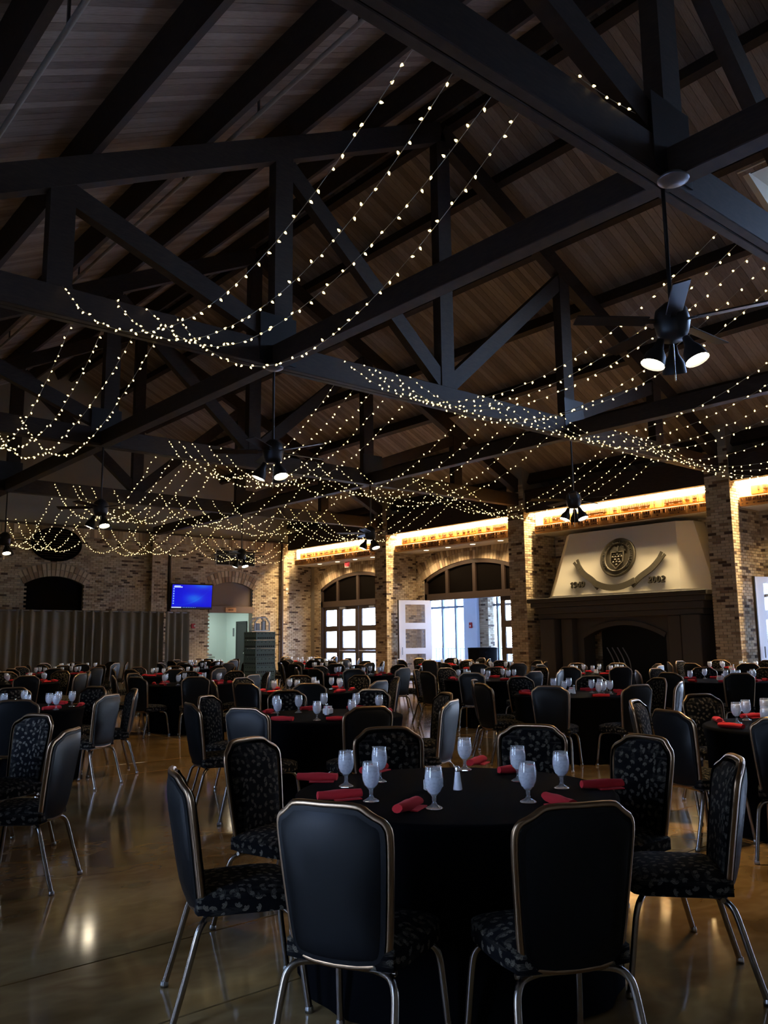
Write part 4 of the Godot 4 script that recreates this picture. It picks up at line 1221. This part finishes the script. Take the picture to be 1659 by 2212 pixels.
func build_fans() -> void:
	make_fan()
	var where := {
		Vector2(6.2, -3.51): "nearest, under the big beam crossing at upper right",
		Vector2(6.2, -9.64): "under the second truss, left of picture centre",
		Vector2(6.2, -15.77): "in front of the curtain and dark brick",
		Vector2(6.2, -21.9): "cut off by the left picture edge",
		Vector2(13.0, -9.64): "in front of the plaques over the fireplace",
		Vector2(13.0, -15.77): "in front of the pier between the two doors",
		Vector2(13.0, -21.9): "in front of the air grille on the end wall"}
	for p in where:
		var f: Node3D = fan0.duplicate()
		f.name = numbered("ceiling_fan")
		add_child(f)
		f.position = Vector3(p.x, CHORD, p.y)
		f.rotation.y = 0.9
		tag(f, "black ceiling fan with lamps, " + where[p], "ceiling fan", "ceiling fans")
	# unlit dish lamps beside the crossings
	var names := ["by the beam crossing at upper right", "by the second truss crossing", "by the crossing above the fireplace"]
	var k := 0
	for p in [Vector3(6.0, 5.25, -3.3), Vector3(6.05, 5.25, -9.4), Vector3(12.85, 5.25, -9.4)]:
		var d := thing("dish_lamp", "unlit grey dish lamp under the timber " + names[k], "lamp", p, 0.0, "unlit dish lamps")
		part("dish", MB.new().lathe([Vector2(0.0, -0.10), Vector2(0.08, -0.095), Vector2(0.125, -0.07), Vector2(0.13, -0.055), Vector2(0.09, -0.02), Vector2(0.0, 0.0)], 20).mesh(), M.pewter, d)
		part("bracket", MB.new().cbox(Vector3(0.07, 0.0, -0.06), Vector3(0.12, 0.05, 0.12), 0.008).mesh(), M.black_metal, d)
		k += 1

func finish_unused() -> void:
	for o in [fan0, chair0, goblet0, shaker0, caddy0, table0]:
		if o: o.free()

# ---------------------------------------------------------------- fairy lights
var bulb_proto: MB
func add_bulb(mb: MB, at: Vector3, dir: Vector3) -> void:
	var r := 0.0108
	var d := dir.normalized()
	var s := d.cross(Vector3(0.3, 0.2, 0.9)).normalized()
	var t := s.cross(d)
	var pr := [[0.0, 0.0], [r, 0.008], [r * 0.8, 0.022], [0.0, 0.034]]
	var base := mb.v.size()
	for i in 4:
		for k in 5:
			var a := TAU * k / 5
			var o: Vector3 = s * cos(a) + t * sin(a)
			mb.vert(at + d * pr[i][1] + o * pr[i][0], (o + d * (-0.8 + 0.55 * i)).normalized())
	for i in 3:
		for k in 5:
			var k2 := (k + 1) % 5
			mb.tri(base + i * 5 + k, base + i * 5 + k2, base + (i + 1) * 5 + k2)
			mb.tri(base + i * 5 + k, base + (i + 1) * 5 + k2, base + (i + 1) * 5 + k)

func strand(label: String, group: String, a: Vector3, b: Vector3, sag: float, single: bool, shift := 0.5) -> void:
	var t := thing("fairy_light_strand", label, "string lights", Vector3.ZERO, 0.0, group)
	var pts := []
	var n := 22
	for i in n + 1:
		var s := float(i) / n
		var p := a.lerp(b, s)
		p.y -= sag * 4.0 * s * (1.0 - s) * (1.0 + (shift - 0.5) * 2.0 * (s - 0.5))
		p.x += 0.03 * sin(s * 7.0 + a.x * 5.0)
		pts.append(p)
	part("wire", MB.new().tube(pts, 0.0035, 4).mesh(), M.wire_white, t)
	var total := 0.0
	for i in n: total += pts[i].distance_to(pts[i + 1])
	var count := int(total / 0.15)
	var mb := MB.new()
	for k in count:
		var want := (k + 0.5 + rng.randf_range(-0.25, 0.25)) * total / count
		var run := 0.0
		var p := Vector3.ZERO
		for i in n:
			var l: float = pts[i].distance_to(pts[i + 1])
			if run + l >= want:
				p = pts[i].lerp(pts[i + 1], (want - run) / l)
				break
			run += l
		var dir := Vector3(rng.randf_range(-1, 1), rng.randf_range(-1.0, 0.5), rng.randf_range(-0.5, 0.5))
		if single:
			var one := MB.new()
			add_bulb(one, Vector3.ZERO, dir)
			part("bulb", one.mesh(), M.fairy_bulb_glow, t, p + dir.normalized() * 0.006)
		else:
			add_bulb(mb, p + dir.normalized() * 0.006, dir)
	if not single:
		var o := part("bulbs", mb.mesh(), M.fairy_bulb_glow, t)
		o.set_meta("kind", "stuff")

func build_strands() -> void:
	var sets := [[3.42, 3.76, 4.12, 4.46], [7.38, 7.71, 8.05, 8.41, 8.8], [10.12, 10.8, 11.25, 11.82, 12.5], [14.2, 14.65, 15.1, 15.5, 16.15]]
	var ords := ["first", "second", "third", "fourth", "fifth"]
	var groups := ["leftmost roof panel", "panel left of ridge", "panel right of ridge", "panel nearest fireplace"]
	var bays := ["nearest swag", "second swag back", "third swag back", "farthest swag"]
	var zs := [-3.51, -9.64, -15.77, -21.9, -27.9]
	for b in 4:
		for g in 4:
			for i in sets[g].size():
				var x: float = sets[g][i]
				var a := Vector3(x, 5.29, zs[b] - 0.12)
				var e := Vector3(x + rng.randf_range(-0.15, 0.15), 5.62, zs[b + 1] + 0.13)
				if b == 0 and g == 0: e.x = [3.2, 3.8, 4.2, 4.64][i]
				if b == 3: e.y = 5.45
				strand("%s fairy strand from left, %s, %s" % [ords[i], bays[b], groups[g]], "fairy lights, " + bays[b], a, e, rng.randf_range(1.04, 1.2), b == 0 and g == 0, 0.62)
	strand("short loose tail of fairy lights on top of the nearest big beam", "fairy lights, nearest swag", Vector3(4.80, 5.66, -3.39), Vector3(5.65, 5.68, -3.39), 0.02, true)

# ---------------------------------------------------------------- chairs
func smooth(pts: Array, n: int, closed: bool) -> Array:
	var c := Curve3D.new()
	var out := []
	var m := pts.size()
	for i in (m if closed else m - 1):
		for k in n:
			var t := float(k) / n
			var p0: Vector3 = pts[(i - 1 + m) % m] if closed or i > 0 else pts[0]
			var p1: Vector3 = pts[i]; var p2: Vector3 = pts[(i + 1) % m]
			var p3: Vector3 = pts[(i + 2) % m] if closed or i < m - 2 else pts[m - 1]
			out.append(p1.cubic_interpolate(p2, p0, p3, t))
	if not closed: out.append(pts[m - 1])
	return out

func back_outline(inset: float) -> Array:
	var half := [Vector2(0.0, 0.922), Vector2(0.075, 0.922), Vector2(0.125, 0.916), Vector2(0.150, 0.898), Vector2(0.172, 0.882), Vector2(0.195, 0.868), Vector2(0.209, 0.842), Vector2(0.211, 0.80), Vector2(0.206, 0.72), Vector2(0.198, 0.62), Vector2(0.189, 0.52), Vector2(0.181, 0.455), Vector2(0.168, 0.420), Vector2(0.14, 0.402), Vector2(0.08, 0.396), Vector2(0.0, 0.395)]
	var pts := []
	for p in half: pts.append(p)
	for i in range(half.size() - 2, 0, -1): pts.append(Vector2(-half[i].x, half[i].y))
	if inset == 0.0: return pts
	var out := []
	var n := pts.size()
	for i in n:
		var a: Vector2 = pts[(i - 1 + n) % n]; var b: Vector2 = pts[(i + 1) % n]
		var d := (b - a).normalized()
		out.append(pts[i] + Vector2(-d.y, d.x) * -inset if Vector2(-d.y, d.x).dot(pts[i] - Vector2(0, 0.66)) > 0 else pts[i] + Vector2(-d.y, d.x) * inset)
	return out

func make_chair() -> void:
	var c := Node3D.new()
	chair0 = c
	c.name = "banquet_chair"
	c.set_meta("base_name", "banquet_chair"); c.set_meta("category", "chair")
	# back leans away from the sitter and is gently curved
	var lean := func(p: Vector3) -> Vector3: return Vector3(p.x, p.y, p.z - 0.20 - (p.y - 0.40) * 0.17 + 1.1 * p.x * p.x)
	var ctr := Vector2(0, 0.67)
	var o1 := back_outline(0.010)
	var o2 := back_outline(0.026)
	part("back_shell", MB.new().rim(o1, ctr, -0.022, 0.018).pillow(o1, ctr, -0.022, 0.004, -1.0).warp(lean).mesh(), M.back_vinyl, c)
	part("back_panel", MB.new().pillow(o2, ctr, -0.024, 0.016, -1.0).warp(lean).mesh(), M.back_vinyl, c)
	part("back_cushion", MB.new().pillow(o2, ctr, 0.016, 0.036, 1.0).warp(lean).mesh(), M.leaf_fabric, c)
	var loop := []
	for p in back_outline(0.004): loop.append(Vector3(p.x, p.y, -0.006))
	part("back_frame", MB.new().tube(smooth(loop, 2, true), 0.0135, 8, true).warp(lean).mesh(), M.bronze_frame, c)
	# seat
	var so := []
	for q in [Vector2(-0.16, -0.20), Vector2(0.16, -0.20), Vector2(0.20, -0.17), Vector2(0.222, -0.05), Vector2(0.228, 0.10), Vector2(0.215, 0.185), Vector2(0.17, 0.215), Vector2(0.0, 0.225), Vector2(-0.17, 0.215), Vector2(-0.215, 0.185), Vector2(-0.228, 0.10), Vector2(-0.222, -0.05), Vector2(-0.20, -0.17)]:
		so.append(Vector3(q.x, q.y, 0))
	var sm := []
	for p in smooth(so, 2, true): sm.append(Vector2(p.x, p.y))
	var flat := func(p: Vector3) -> Vector3: return Vector3(p.x, p.z, p.y)
	var seat := MB.new().rim(sm, Vector2.ZERO, 0.395, 0.452).pillow(sm, Vector2.ZERO, 0.452, 0.036, 1.0)
	var fix := func(m: MB) -> void:
		for i in m.v.size():
			m.v[i] = flat.call(m.v[i]); m.n[i] = flat.call(m.n[i])
		for i in range(0, m.ix.size(), 3):
			var t := m.ix[i + 1]; m.ix[i + 1] = m.ix[i + 2]; m.ix[i + 2] = t
	fix.call(seat)
	part("seat", seat.mesh(), M.leaf_fabric, c)
	part("seat_pan", MB.new().cbox(Vector3(0, 0.388, 0.0), Vector3(0.36, 0.016, 0.34), 0.004).mesh(), M.black_metal, c)
	# bent legs that come out from under the seat, then down and outwards
	for s in [-1.0, 1.0]:
		for e in [[0.15, 0.205, 0.245], [-0.13, -0.205, -0.285]]:
			var path := smooth([Vector3(s * 0.10, 0.372, e[0]), Vector3(s * 0.165, 0.370, lerpf(e[0], e[1], 0.4)), Vector3(s * 0.197, 0.345, lerpf(e[0], e[1], 0.75)), Vector3(s * 0.208, 0.29, e[1]), Vector3(s * 0.216, 0.16, lerpf(e[1], e[2], 0.45)), Vector3(s * 0.224, 0.012, e[2])], 4, false)
			var lg := part("leg", MB.new().tube(path, 0.0135, 8).mesh(), M.leg_metal, c)
			part("glide", MB.new().lathe([Vector2(0.0, 0.0), Vector2(0.017, 0.0), Vector2(0.018, 0.012), Vector2(0.015, 0.024)], 8, Transform3D(Basis.IDENTITY, Vector3(s * 0.224, 0.0, e[2]))).mesh(), M.glide, lg)
	part("seat_rail", MB.new().tube([Vector3(-0.19, 0.378, -0.15), Vector3(0.19, 0.378, -0.15)], 0.011, 6).mesh(), M.leg_metal, c)

func make_goblet() -> void:
	var g := Node3D.new()
	goblet0 = g
	g.name = "water_goblet"
	g.set_meta("base_name", "water_goblet"); g.set_meta("category", "glass")
	part("glass", MB.new().lathe([Vector2(0.0, 0.002), Vector2(0.034, 0.002), Vector2(0.036, 0.005), Vector2(0.028, 0.010), Vector2(0.012, 0.018), Vector2(0.0075, 0.030), Vector2(0.0095, 0.040), Vector2(0.008, 0.050), Vector2(0.016, 0.058), Vector2(0.028, 0.070), Vector2(0.036, 0.088), Vector2(0.0395, 0.108), Vector2(0.039, 0.130), Vector2(0.036, 0.150), Vector2(0.0335, 0.168), Vector2(0.0325, 0.168), Vector2(0.035, 0.150), Vector2(0.038, 0.128)], 20).mesh(), M.goblet_glass, g)
	var w := MB.new().lathe([Vector2(0.0, 0.0585), Vector2(0.014, 0.0595), Vector2(0.026, 0.071), Vector2(0.034, 0.088), Vector2(0.0373, 0.108), Vector2(0.0368, 0.130), Vector2(0.0345, 0.146), Vector2(0.028, 0.151), Vector2(0.0, 0.149)], 18)
	w.warp(func(p: Vector3) -> Vector3:
		return p + Vector3(0, 0.004 * sin(p.x * 160.0) * cos(p.z * 140.0), 0) if p.y > 0.14 else p)
	part("iced_water", w.mesh(), M.iced_water, g)

func make_table_things() -> void:
	# rolled napkin along x, with a loose flap
	var mb := MB.new()
	var base := 0
	for i in 9:
		for k in 12:
			var a := TAU * k / 12
			var t := i / 8.0
			var r := 0.021 * (1.0 + 0.12 * sin(t * 9.0 + k)) * (1.0 if i > 0 and i < 8 else 0.86)
			mb.vert(Vector3(-0.1 + 0.2 * t, 0.021 + sin(a) * r * 0.95, cos(a) * r * 1.35 + 0.006 * sin(t * 5.0)), Vector3(0, sin(a), cos(a)).normalized())
	for i in 8:
		for k in 12:
			var k2 := (k + 1) % 12
			mb.tri(i * 12 + k, i * 12 + k2, (i + 1) * 12 + k2); mb.tri(i * 12 + k, (i + 1) * 12 + k2, (i + 1) * 12 + k)
	for e in [0, 8]:
		var nn := Vector3(-1 if e == 0 else 1, 0, 0)
		var m := mb.vert(Vector3(-0.1 + 0.025 * e + (0.016 if e == 0 else -0.016), 0.021, 0), nn)
		for k in 12: mb.vert(mb.v[e * 12 + k], nn)
		for k in 12: mb.tri(m, m + 1 + k, m + 1 + (k + 1) % 12)
	mb.box(Vector3(0.03, 0.003, 0.030), Vector3(0.12, 0.005, 0.035), Basis(Vector3.UP, 0.12))
	napkin_mesh = mb.mesh()
	var s := Node3D.new()
	shaker0 = s
	s.name = "salt_shaker"
	s.set_meta("base_name", "salt_shaker"); s.set_meta("category", "shaker")
	part("salt_body", MB.new().lathe([Vector2(0.0, 0.0), Vector2(0.021, 0.0), Vector2(0.022, 0.006), Vector2(0.014, 0.06), Vector2(0.011, 0.085), Vector2(0.0, 0.087)], 12).mesh(), M.salt_white, s)
	part("cap", MB.new().lathe([Vector2(0.0115, 0.083), Vector2(0.012, 0.10), Vector2(0.008, 0.108), Vector2(0.0, 0.11)], 12).mesh(), M.chrome, s)
	var c := Node3D.new()
	caddy0 = c
	c.name = "sugar_caddy"
	c.set_meta("base_name", "sugar_caddy"); c.set_meta("category", "caddy")
	part("dish", MB.new().cbox(Vector3(0, 0.026, 0), Vector3(0.10, 0.052, 0.075), 0.006).mesh(), M.china_white, c)
	for i in 6:
		part("packet", MB.new().box(Vector3(-0.036 + i * 0.0145, 0.055, 0.0), Vector3(0.009, 0.032, 0.055), Basis(Vector3.BACK, 0.1 * sin(i * 3.0))).mesh(), M.packet_pink if i < 2 else M.packet_tan if i == 3 else M.china_white, c)
	# round table under a floor-length cloth
	var t := Node3D.new()
	table0 = t
	t.name = "banquet_table"
	t.set_meta("base_name", "banquet_table"); t.set_meta("category", "table")
	var R := 0.735
	var cl := MB.new().lathe([Vector2(R - 0.015, 0.012), Vector2(R - 0.02, 0.3), Vector2(R - 0.02, 0.6), Vector2(R + 0.0, 0.735), Vector2(R - 0.002, 0.752), Vector2(R - 0.02, 0.76), Vector2(R * 0.5, 0.76), Vector2(0.0, 0.76)], 96)
	cl.warp(func(p: Vector3) -> Vector3:
		var a := atan2(p.z, p.x)
		var k := 1.0 + clampf((0.74 - p.y) / 0.74, 0, 1) * (0.014 * sin(a * 16.0) + 0.008 * sin(a * 7.0 + 1.0) - 0.01)
		return Vector3(p.x * k, p.y, p.z * k))
	part("tablecloth", cl.mesh(), M.black_cloth, t)
	part("tabletop", MB.new().lathe([Vector2(0.0, 0.72), Vector2(R - 0.03, 0.72), Vector2(R - 0.02, 0.74), Vector2(R - 0.03, 0.755), Vector2(0.0, 0.755)], 48).mesh(), M.wood_panel, t)
	part("pedestal", MB.new().lathe([Vector2(0.3, 0.0), Vector2(0.28, 0.03), Vector2(0.05, 0.06), Vector2(0.05, 0.72)], 16).mesh(), M.black_metal, t)

func side_word(ang: float) -> String:
	# where a seat lies round its table as the picture shows it
	var d := Vector2(cos(ang), sin(ang))
	var fwd := Vector2(sin(deg_to_rad(40.45)), -cos(deg_to_rad(40.45)))
	var right := Vector2(cos(deg_to_rad(40.45)), sin(deg_to_rad(40.45)))
	var a := rad_to_deg(atan2(d.dot(right), d.dot(fwd)))
	var k := posmod(int(round(a / 45.0)), 8)
	return ["far side", "far right", "right side", "near right", "near side", "near left", "left side", "far left"][k]

func build_tables() -> void:
	make_chair(); make_goblet(); make_table_things()
	# centre, phrase, chair angles (degrees, x towards z) or start angle, measured glasses, measured napkins
	var T := [
		[2.83, -2.84, "the nearest table", [11.0, 50.0, 116.0, 155.0, 202.5, 254.0, 296.0, 335.4], [[2.53, -3.27], [2.38, -2.90], [2.47, -2.60], [3.22, -2.53], [2.85, -2.42], [3.30, -3.23], [2.73, -3.26], [3.23, -2.80]], [[2.46, -3.59, 2.60, -3.42], [2.22, -3.09, 2.42, -3.0], [2.33, -2.57, 2.49, -2.63], [3.25, -2.49, 3.45, -2.36], [2.86, -2.43, 2.78, -2.23], [3.41, -3.30, 3.6, -3.37], [3.51, -2.94, 3.34, -3.02], [2.85, -3.52, 3.0, -3.55]]],
		[6.75, -2.95, "the table cut by the right edge", 24.0, [[6.55, -3.38], [6.85, -3.45], [7.12, -3.42]], []],
		[1.0, -6.2, "the table cut by the left edge", [40.0, -20.0, 85.0, 130.0, 175.0, 220.0, 265.0, 300.0], [], []],
		[4.78, -6.5, "the second table, left of centre", 108.0, [[4.4, -6.1], [4.31, -6.59], [4.56, -7.0], [4.75, -6.89], [5.1, -6.95], [5.3, -6.68], [5.28, -6.3]], []],
		[8.7, -6.6, "the table right of centre", 20.0, [[8.95, -7.1], [9.15, -7.0], [8.54, -6.61], [8.97, -6.51], [8.46, -6.04], [8.89, -6.18]], []],
		[12.7, -6.75, "the table before the fireplace, far right", 5.0, [[12.2, -7.0], [13.0, -7.2], [12.51, -6.58], [12.74, -6.5], [12.51, -6.2], [13.2, -6.5]], []],
		[2.95, -9.75, "the left table behind patterned chair", 16.0, [[2.84, -9.73], [3.2, -10.2], [3.19, -9.34], [3.38, -9.6], [3.2, -9.15], [3.5, -9.51]], []],
		[6.9, -9.8, "the third table, left of centre", 30.0, [[6.34, -9.79], [6.78, -10.06], [6.66, -9.7], [7.3, -10.2], [7.4, -9.9], [7.1, -9.3]], []],
		[10.9, -10.1, "the middle table facing the open door", 12.0, [], []],
		[13.9, -9.95, "the table left of the hearth front", 33.0, [], []],
		[16.95, -8.75, "the table at the right hearth corner", 8.0, [], []],
		[6.85, -13.1, "the table before the curtain end", 22.0, [], []],
		[10.75, -13.45, "the table before the dish racks", 40.0, [], []],
		[14.65, -13.4, "the table left of the fireplace leg", 17.0, [], []],
		[4.95, -16.2, "the leftmost table before the curtain", 9.0, [], []],
		[8.35, -16.75, "the table left of the dish racks", 28.0, [], []],
		[12.65, -16.9, "the table before the closed arched door", 35.0, [], []],
		[16.2, -16.6, "the table near the open door leaf", 14.0, [], []],
		[7.0, -20.0, "the table nearest the long curtain", 25.0, [], []],
		[10.9, -20.2, "the table under the television", 3.0, [], []],
		[14.6, -20.3, "the table by the closed arched door", 38.0, [], []],
		[8.7, -23.3, "the far table along the curtain", 18.0, [], []],
		[12.6, -23.3, "the far table before the office doorway", 31.0, [], []],
		[16.3, -23.6, "the farthest table in the brick corner", 11.0, [], []]]
	var first := true
	for e in T:
		var c := Vector3(e[0], 0, e[1])
		var ph: String = e[2]
		dup(table0, c, rng.randf() * TAU, "round table under a black floor-length cloth: " + ph, "round banquet tables")
		var angs := []
		if e[3] is float:
			for k in 8: angs.append(e[3] + 45.0 * k + rng.randf_range(-3.5, 3.5))
		else:
			angs = e[3]
		var seen := {}
		for k in angs.size():
			var a: float = deg_to_rad(angs[k])
			var r: float = 0.975 + rng.randf_range(0.0, 0.05)
			if first: r = [0.97, 0.96, 0.96, 0.96, 0.98, 1.02, 0.98, 1.12][k]
			var p := c + Vector3(cos(a), 0, sin(a)) * r
			var sd := side_word(a)
			while seen.has(sd): sd = "outer " + sd
			seen[sd] = true
			var wob := 0.0 if first else rng.randf_range(-0.07, 0.07)
			dup(chair0, p, atan2(c.x - p.x, c.z - p.z) + wob, "black crown-back banquet chair, %s of %s" % [sd, ph], "banquet chairs")
		# glasses
		var gl: Array = e[4].duplicate()
		var used := []
		for k in 8:
			if gl.size() >= 8: break
			var a := deg_to_rad(angs[k] - 14.0)
			var p := Vector2(e[0] + cos(a) * 0.48, e[1] + sin(a) * 0.48)
			var ok := true
			for q in gl:
				if p.distance_to(Vector2(q[0], q[1])) < 0.19: ok = false
			if ok: gl.append([p.x, p.y])
		var gseen := {}
		for q in gl:
			var sd := side_word(atan2(q[1] - e[1], q[0] - e[0]))
			var o := ""
			while gseen.has(sd + o): o += " inner" if o == "" else "most"
			gseen[sd + o] = true
			dup(goblet0, Vector3(q[0], 0.7605, q[1]), rng.randf() * TAU, "stemmed goblet of iced water,%s %s of %s" % [o, sd, ph], "water goblets")
		var nl: Array = e[5].duplicate()
		if nl.is_empty():
			for k in 8:
				var a := deg_to_rad(angs[k] + 6.0)
				var q := Vector2(e[0] + cos(a) * 0.63, e[1] + sin(a) * 0.63)
				var d := Vector2(-sin(a), cos(a)).rotated(rng.randf_range(-0.5, 0.5)) * 0.1
				nl.append([q.x - d.x, q.y - d.y, q.x + d.x, q.y + d.y])
		var nseen := {}
		for q in nl:
			for w in 6:                                       # nudge the roll clear of the glasses
				for g in gl:
					var c2 := Vector2((q[0] + q[2]) * 0.5, (q[1] + q[3]) * 0.5)
					var ax := (Vector2(q[2], q[3]) - Vector2(q[0], q[1])).normalized()
					var dd := Vector2(g[0], g[1]) - c2
					var al := clampf(dd.dot(ax), -0.1, 0.1)
					var gap := dd - ax * al
					if gap.length() < 0.088:
						var push := -gap.normalized() * (0.09 - gap.length())
						q[0] += push.x; q[2] += push.x; q[1] += push.y; q[3] += push.y
			var m := Vector2((q[0] + q[2]) * 0.5, (q[1] + q[3]) * 0.5)
			var sd := side_word(atan2(m.y - e[1], m.x - e[0]))
			while nseen.has(sd): sd = "inner " + sd
			nseen[sd] = true
			var o := part("napkin_roll", napkin_mesh, M.red_napkin, self, Vector3(m.x, 0.7605, m.y), Basis(Vector3.UP, atan2(-(q[3] - q[1]), q[2] - q[0])))
			tag(o, "rolled red napkin at the %s of %s" % [sd, ph], "napkin", "red napkin rolls")
		var off := Vector3(0.0, 0.7605, 0.0)
		dup(shaker0, c + off + Vector3(0.02, 0, 0.0), 0.0, "small salt shaker with metal cap at centre of " + ph, "salt shakers")
		dup(caddy0, c + off + Vector3(-0.04 if first else 0.11, 0, -0.10), 0.6, "white sugar dish with packets at centre of " + ph, "sugar dishes")
		first = false

func _ready() -> void:
	rng.seed = 42
	set_camera()
	set_world()
	make_materials()
	brick_setup()
	build_floor()
	build_roof()
	for k in 4:
		build_truss(TRUSS_Z[k], ["nearest, crossing the upper right", "second back, crossing above the centre", "third back, over the middle tables", "farthest back, before the end wall"][k])
	for k in 2:
		var lb := part("long_beam", MB.new().cbox(Vector3(BEAM_X[k], CHORD + 0.15, -12.0), Vector3(0.2, 0.29, 31.8), 0.008).mesh(), M.dark_timber, self)
		tag(lb, "long dark timber beam running lengthwise, " + ["left one of the pair" , "right one of the pair nearer the fireplace"][k], "beam", "long beams")
	for e in [[5.5, 8.56, "crossing the lit planks"], [2.2, 6.80, "at the upper left picture corner"]]:
		var sp := thing("sprinkler_pipe", "thin grey sprinkler pipe under the roof " + e[2], "pipe", Vector3.ZERO, 0.0, "sprinkler pipes")
		part("pipe", MB.new().tube([Vector3(e[0], e[1], 4.0), Vector3(e[0], e[1], -27.9)], 0.03, 8).mesh(), M.grille_frame, sp)
		for k in 14:
			part("hanger", MB.new().span(Vector3(e[0] - 0.012, e[1], 2.0 - 2.2 * k), Vector3(e[0] + 0.012, roof_y(e[0]) + 0.01, 2.03 - 2.2 * k)).mesh(), M.black_metal, sp)
	build_wall_right()
	build_wall_end()
	build_wall_left()
	build_doors()
	build_soffit(1, -24.98, [[-1.46, "leftmost over the closed arched door"], [-0.31, "second over the closed arched door"], [0.77, "third over the closed arched door"], [1.80, "fourth over the closed arched door"]])
	build_soffit(2, -18.87, [[-1.48, "leftmost over the open doorway"], [-0.44, "second over the open doorway"], [0.67, "third over the open doorway"], [1.84, "fourth over the open doorway"]])
	build_soffit(3, -12.71, [])
	build_soffit(4, -6.57, [[-1.5, "far one at the right picture edge"]])
	build_gallery()
	build_fireplace()
	build_end_things()
	build_curtain()
	build_crates()
	build_tables()
	build_fans()
	build_strands()
	finish_unused()
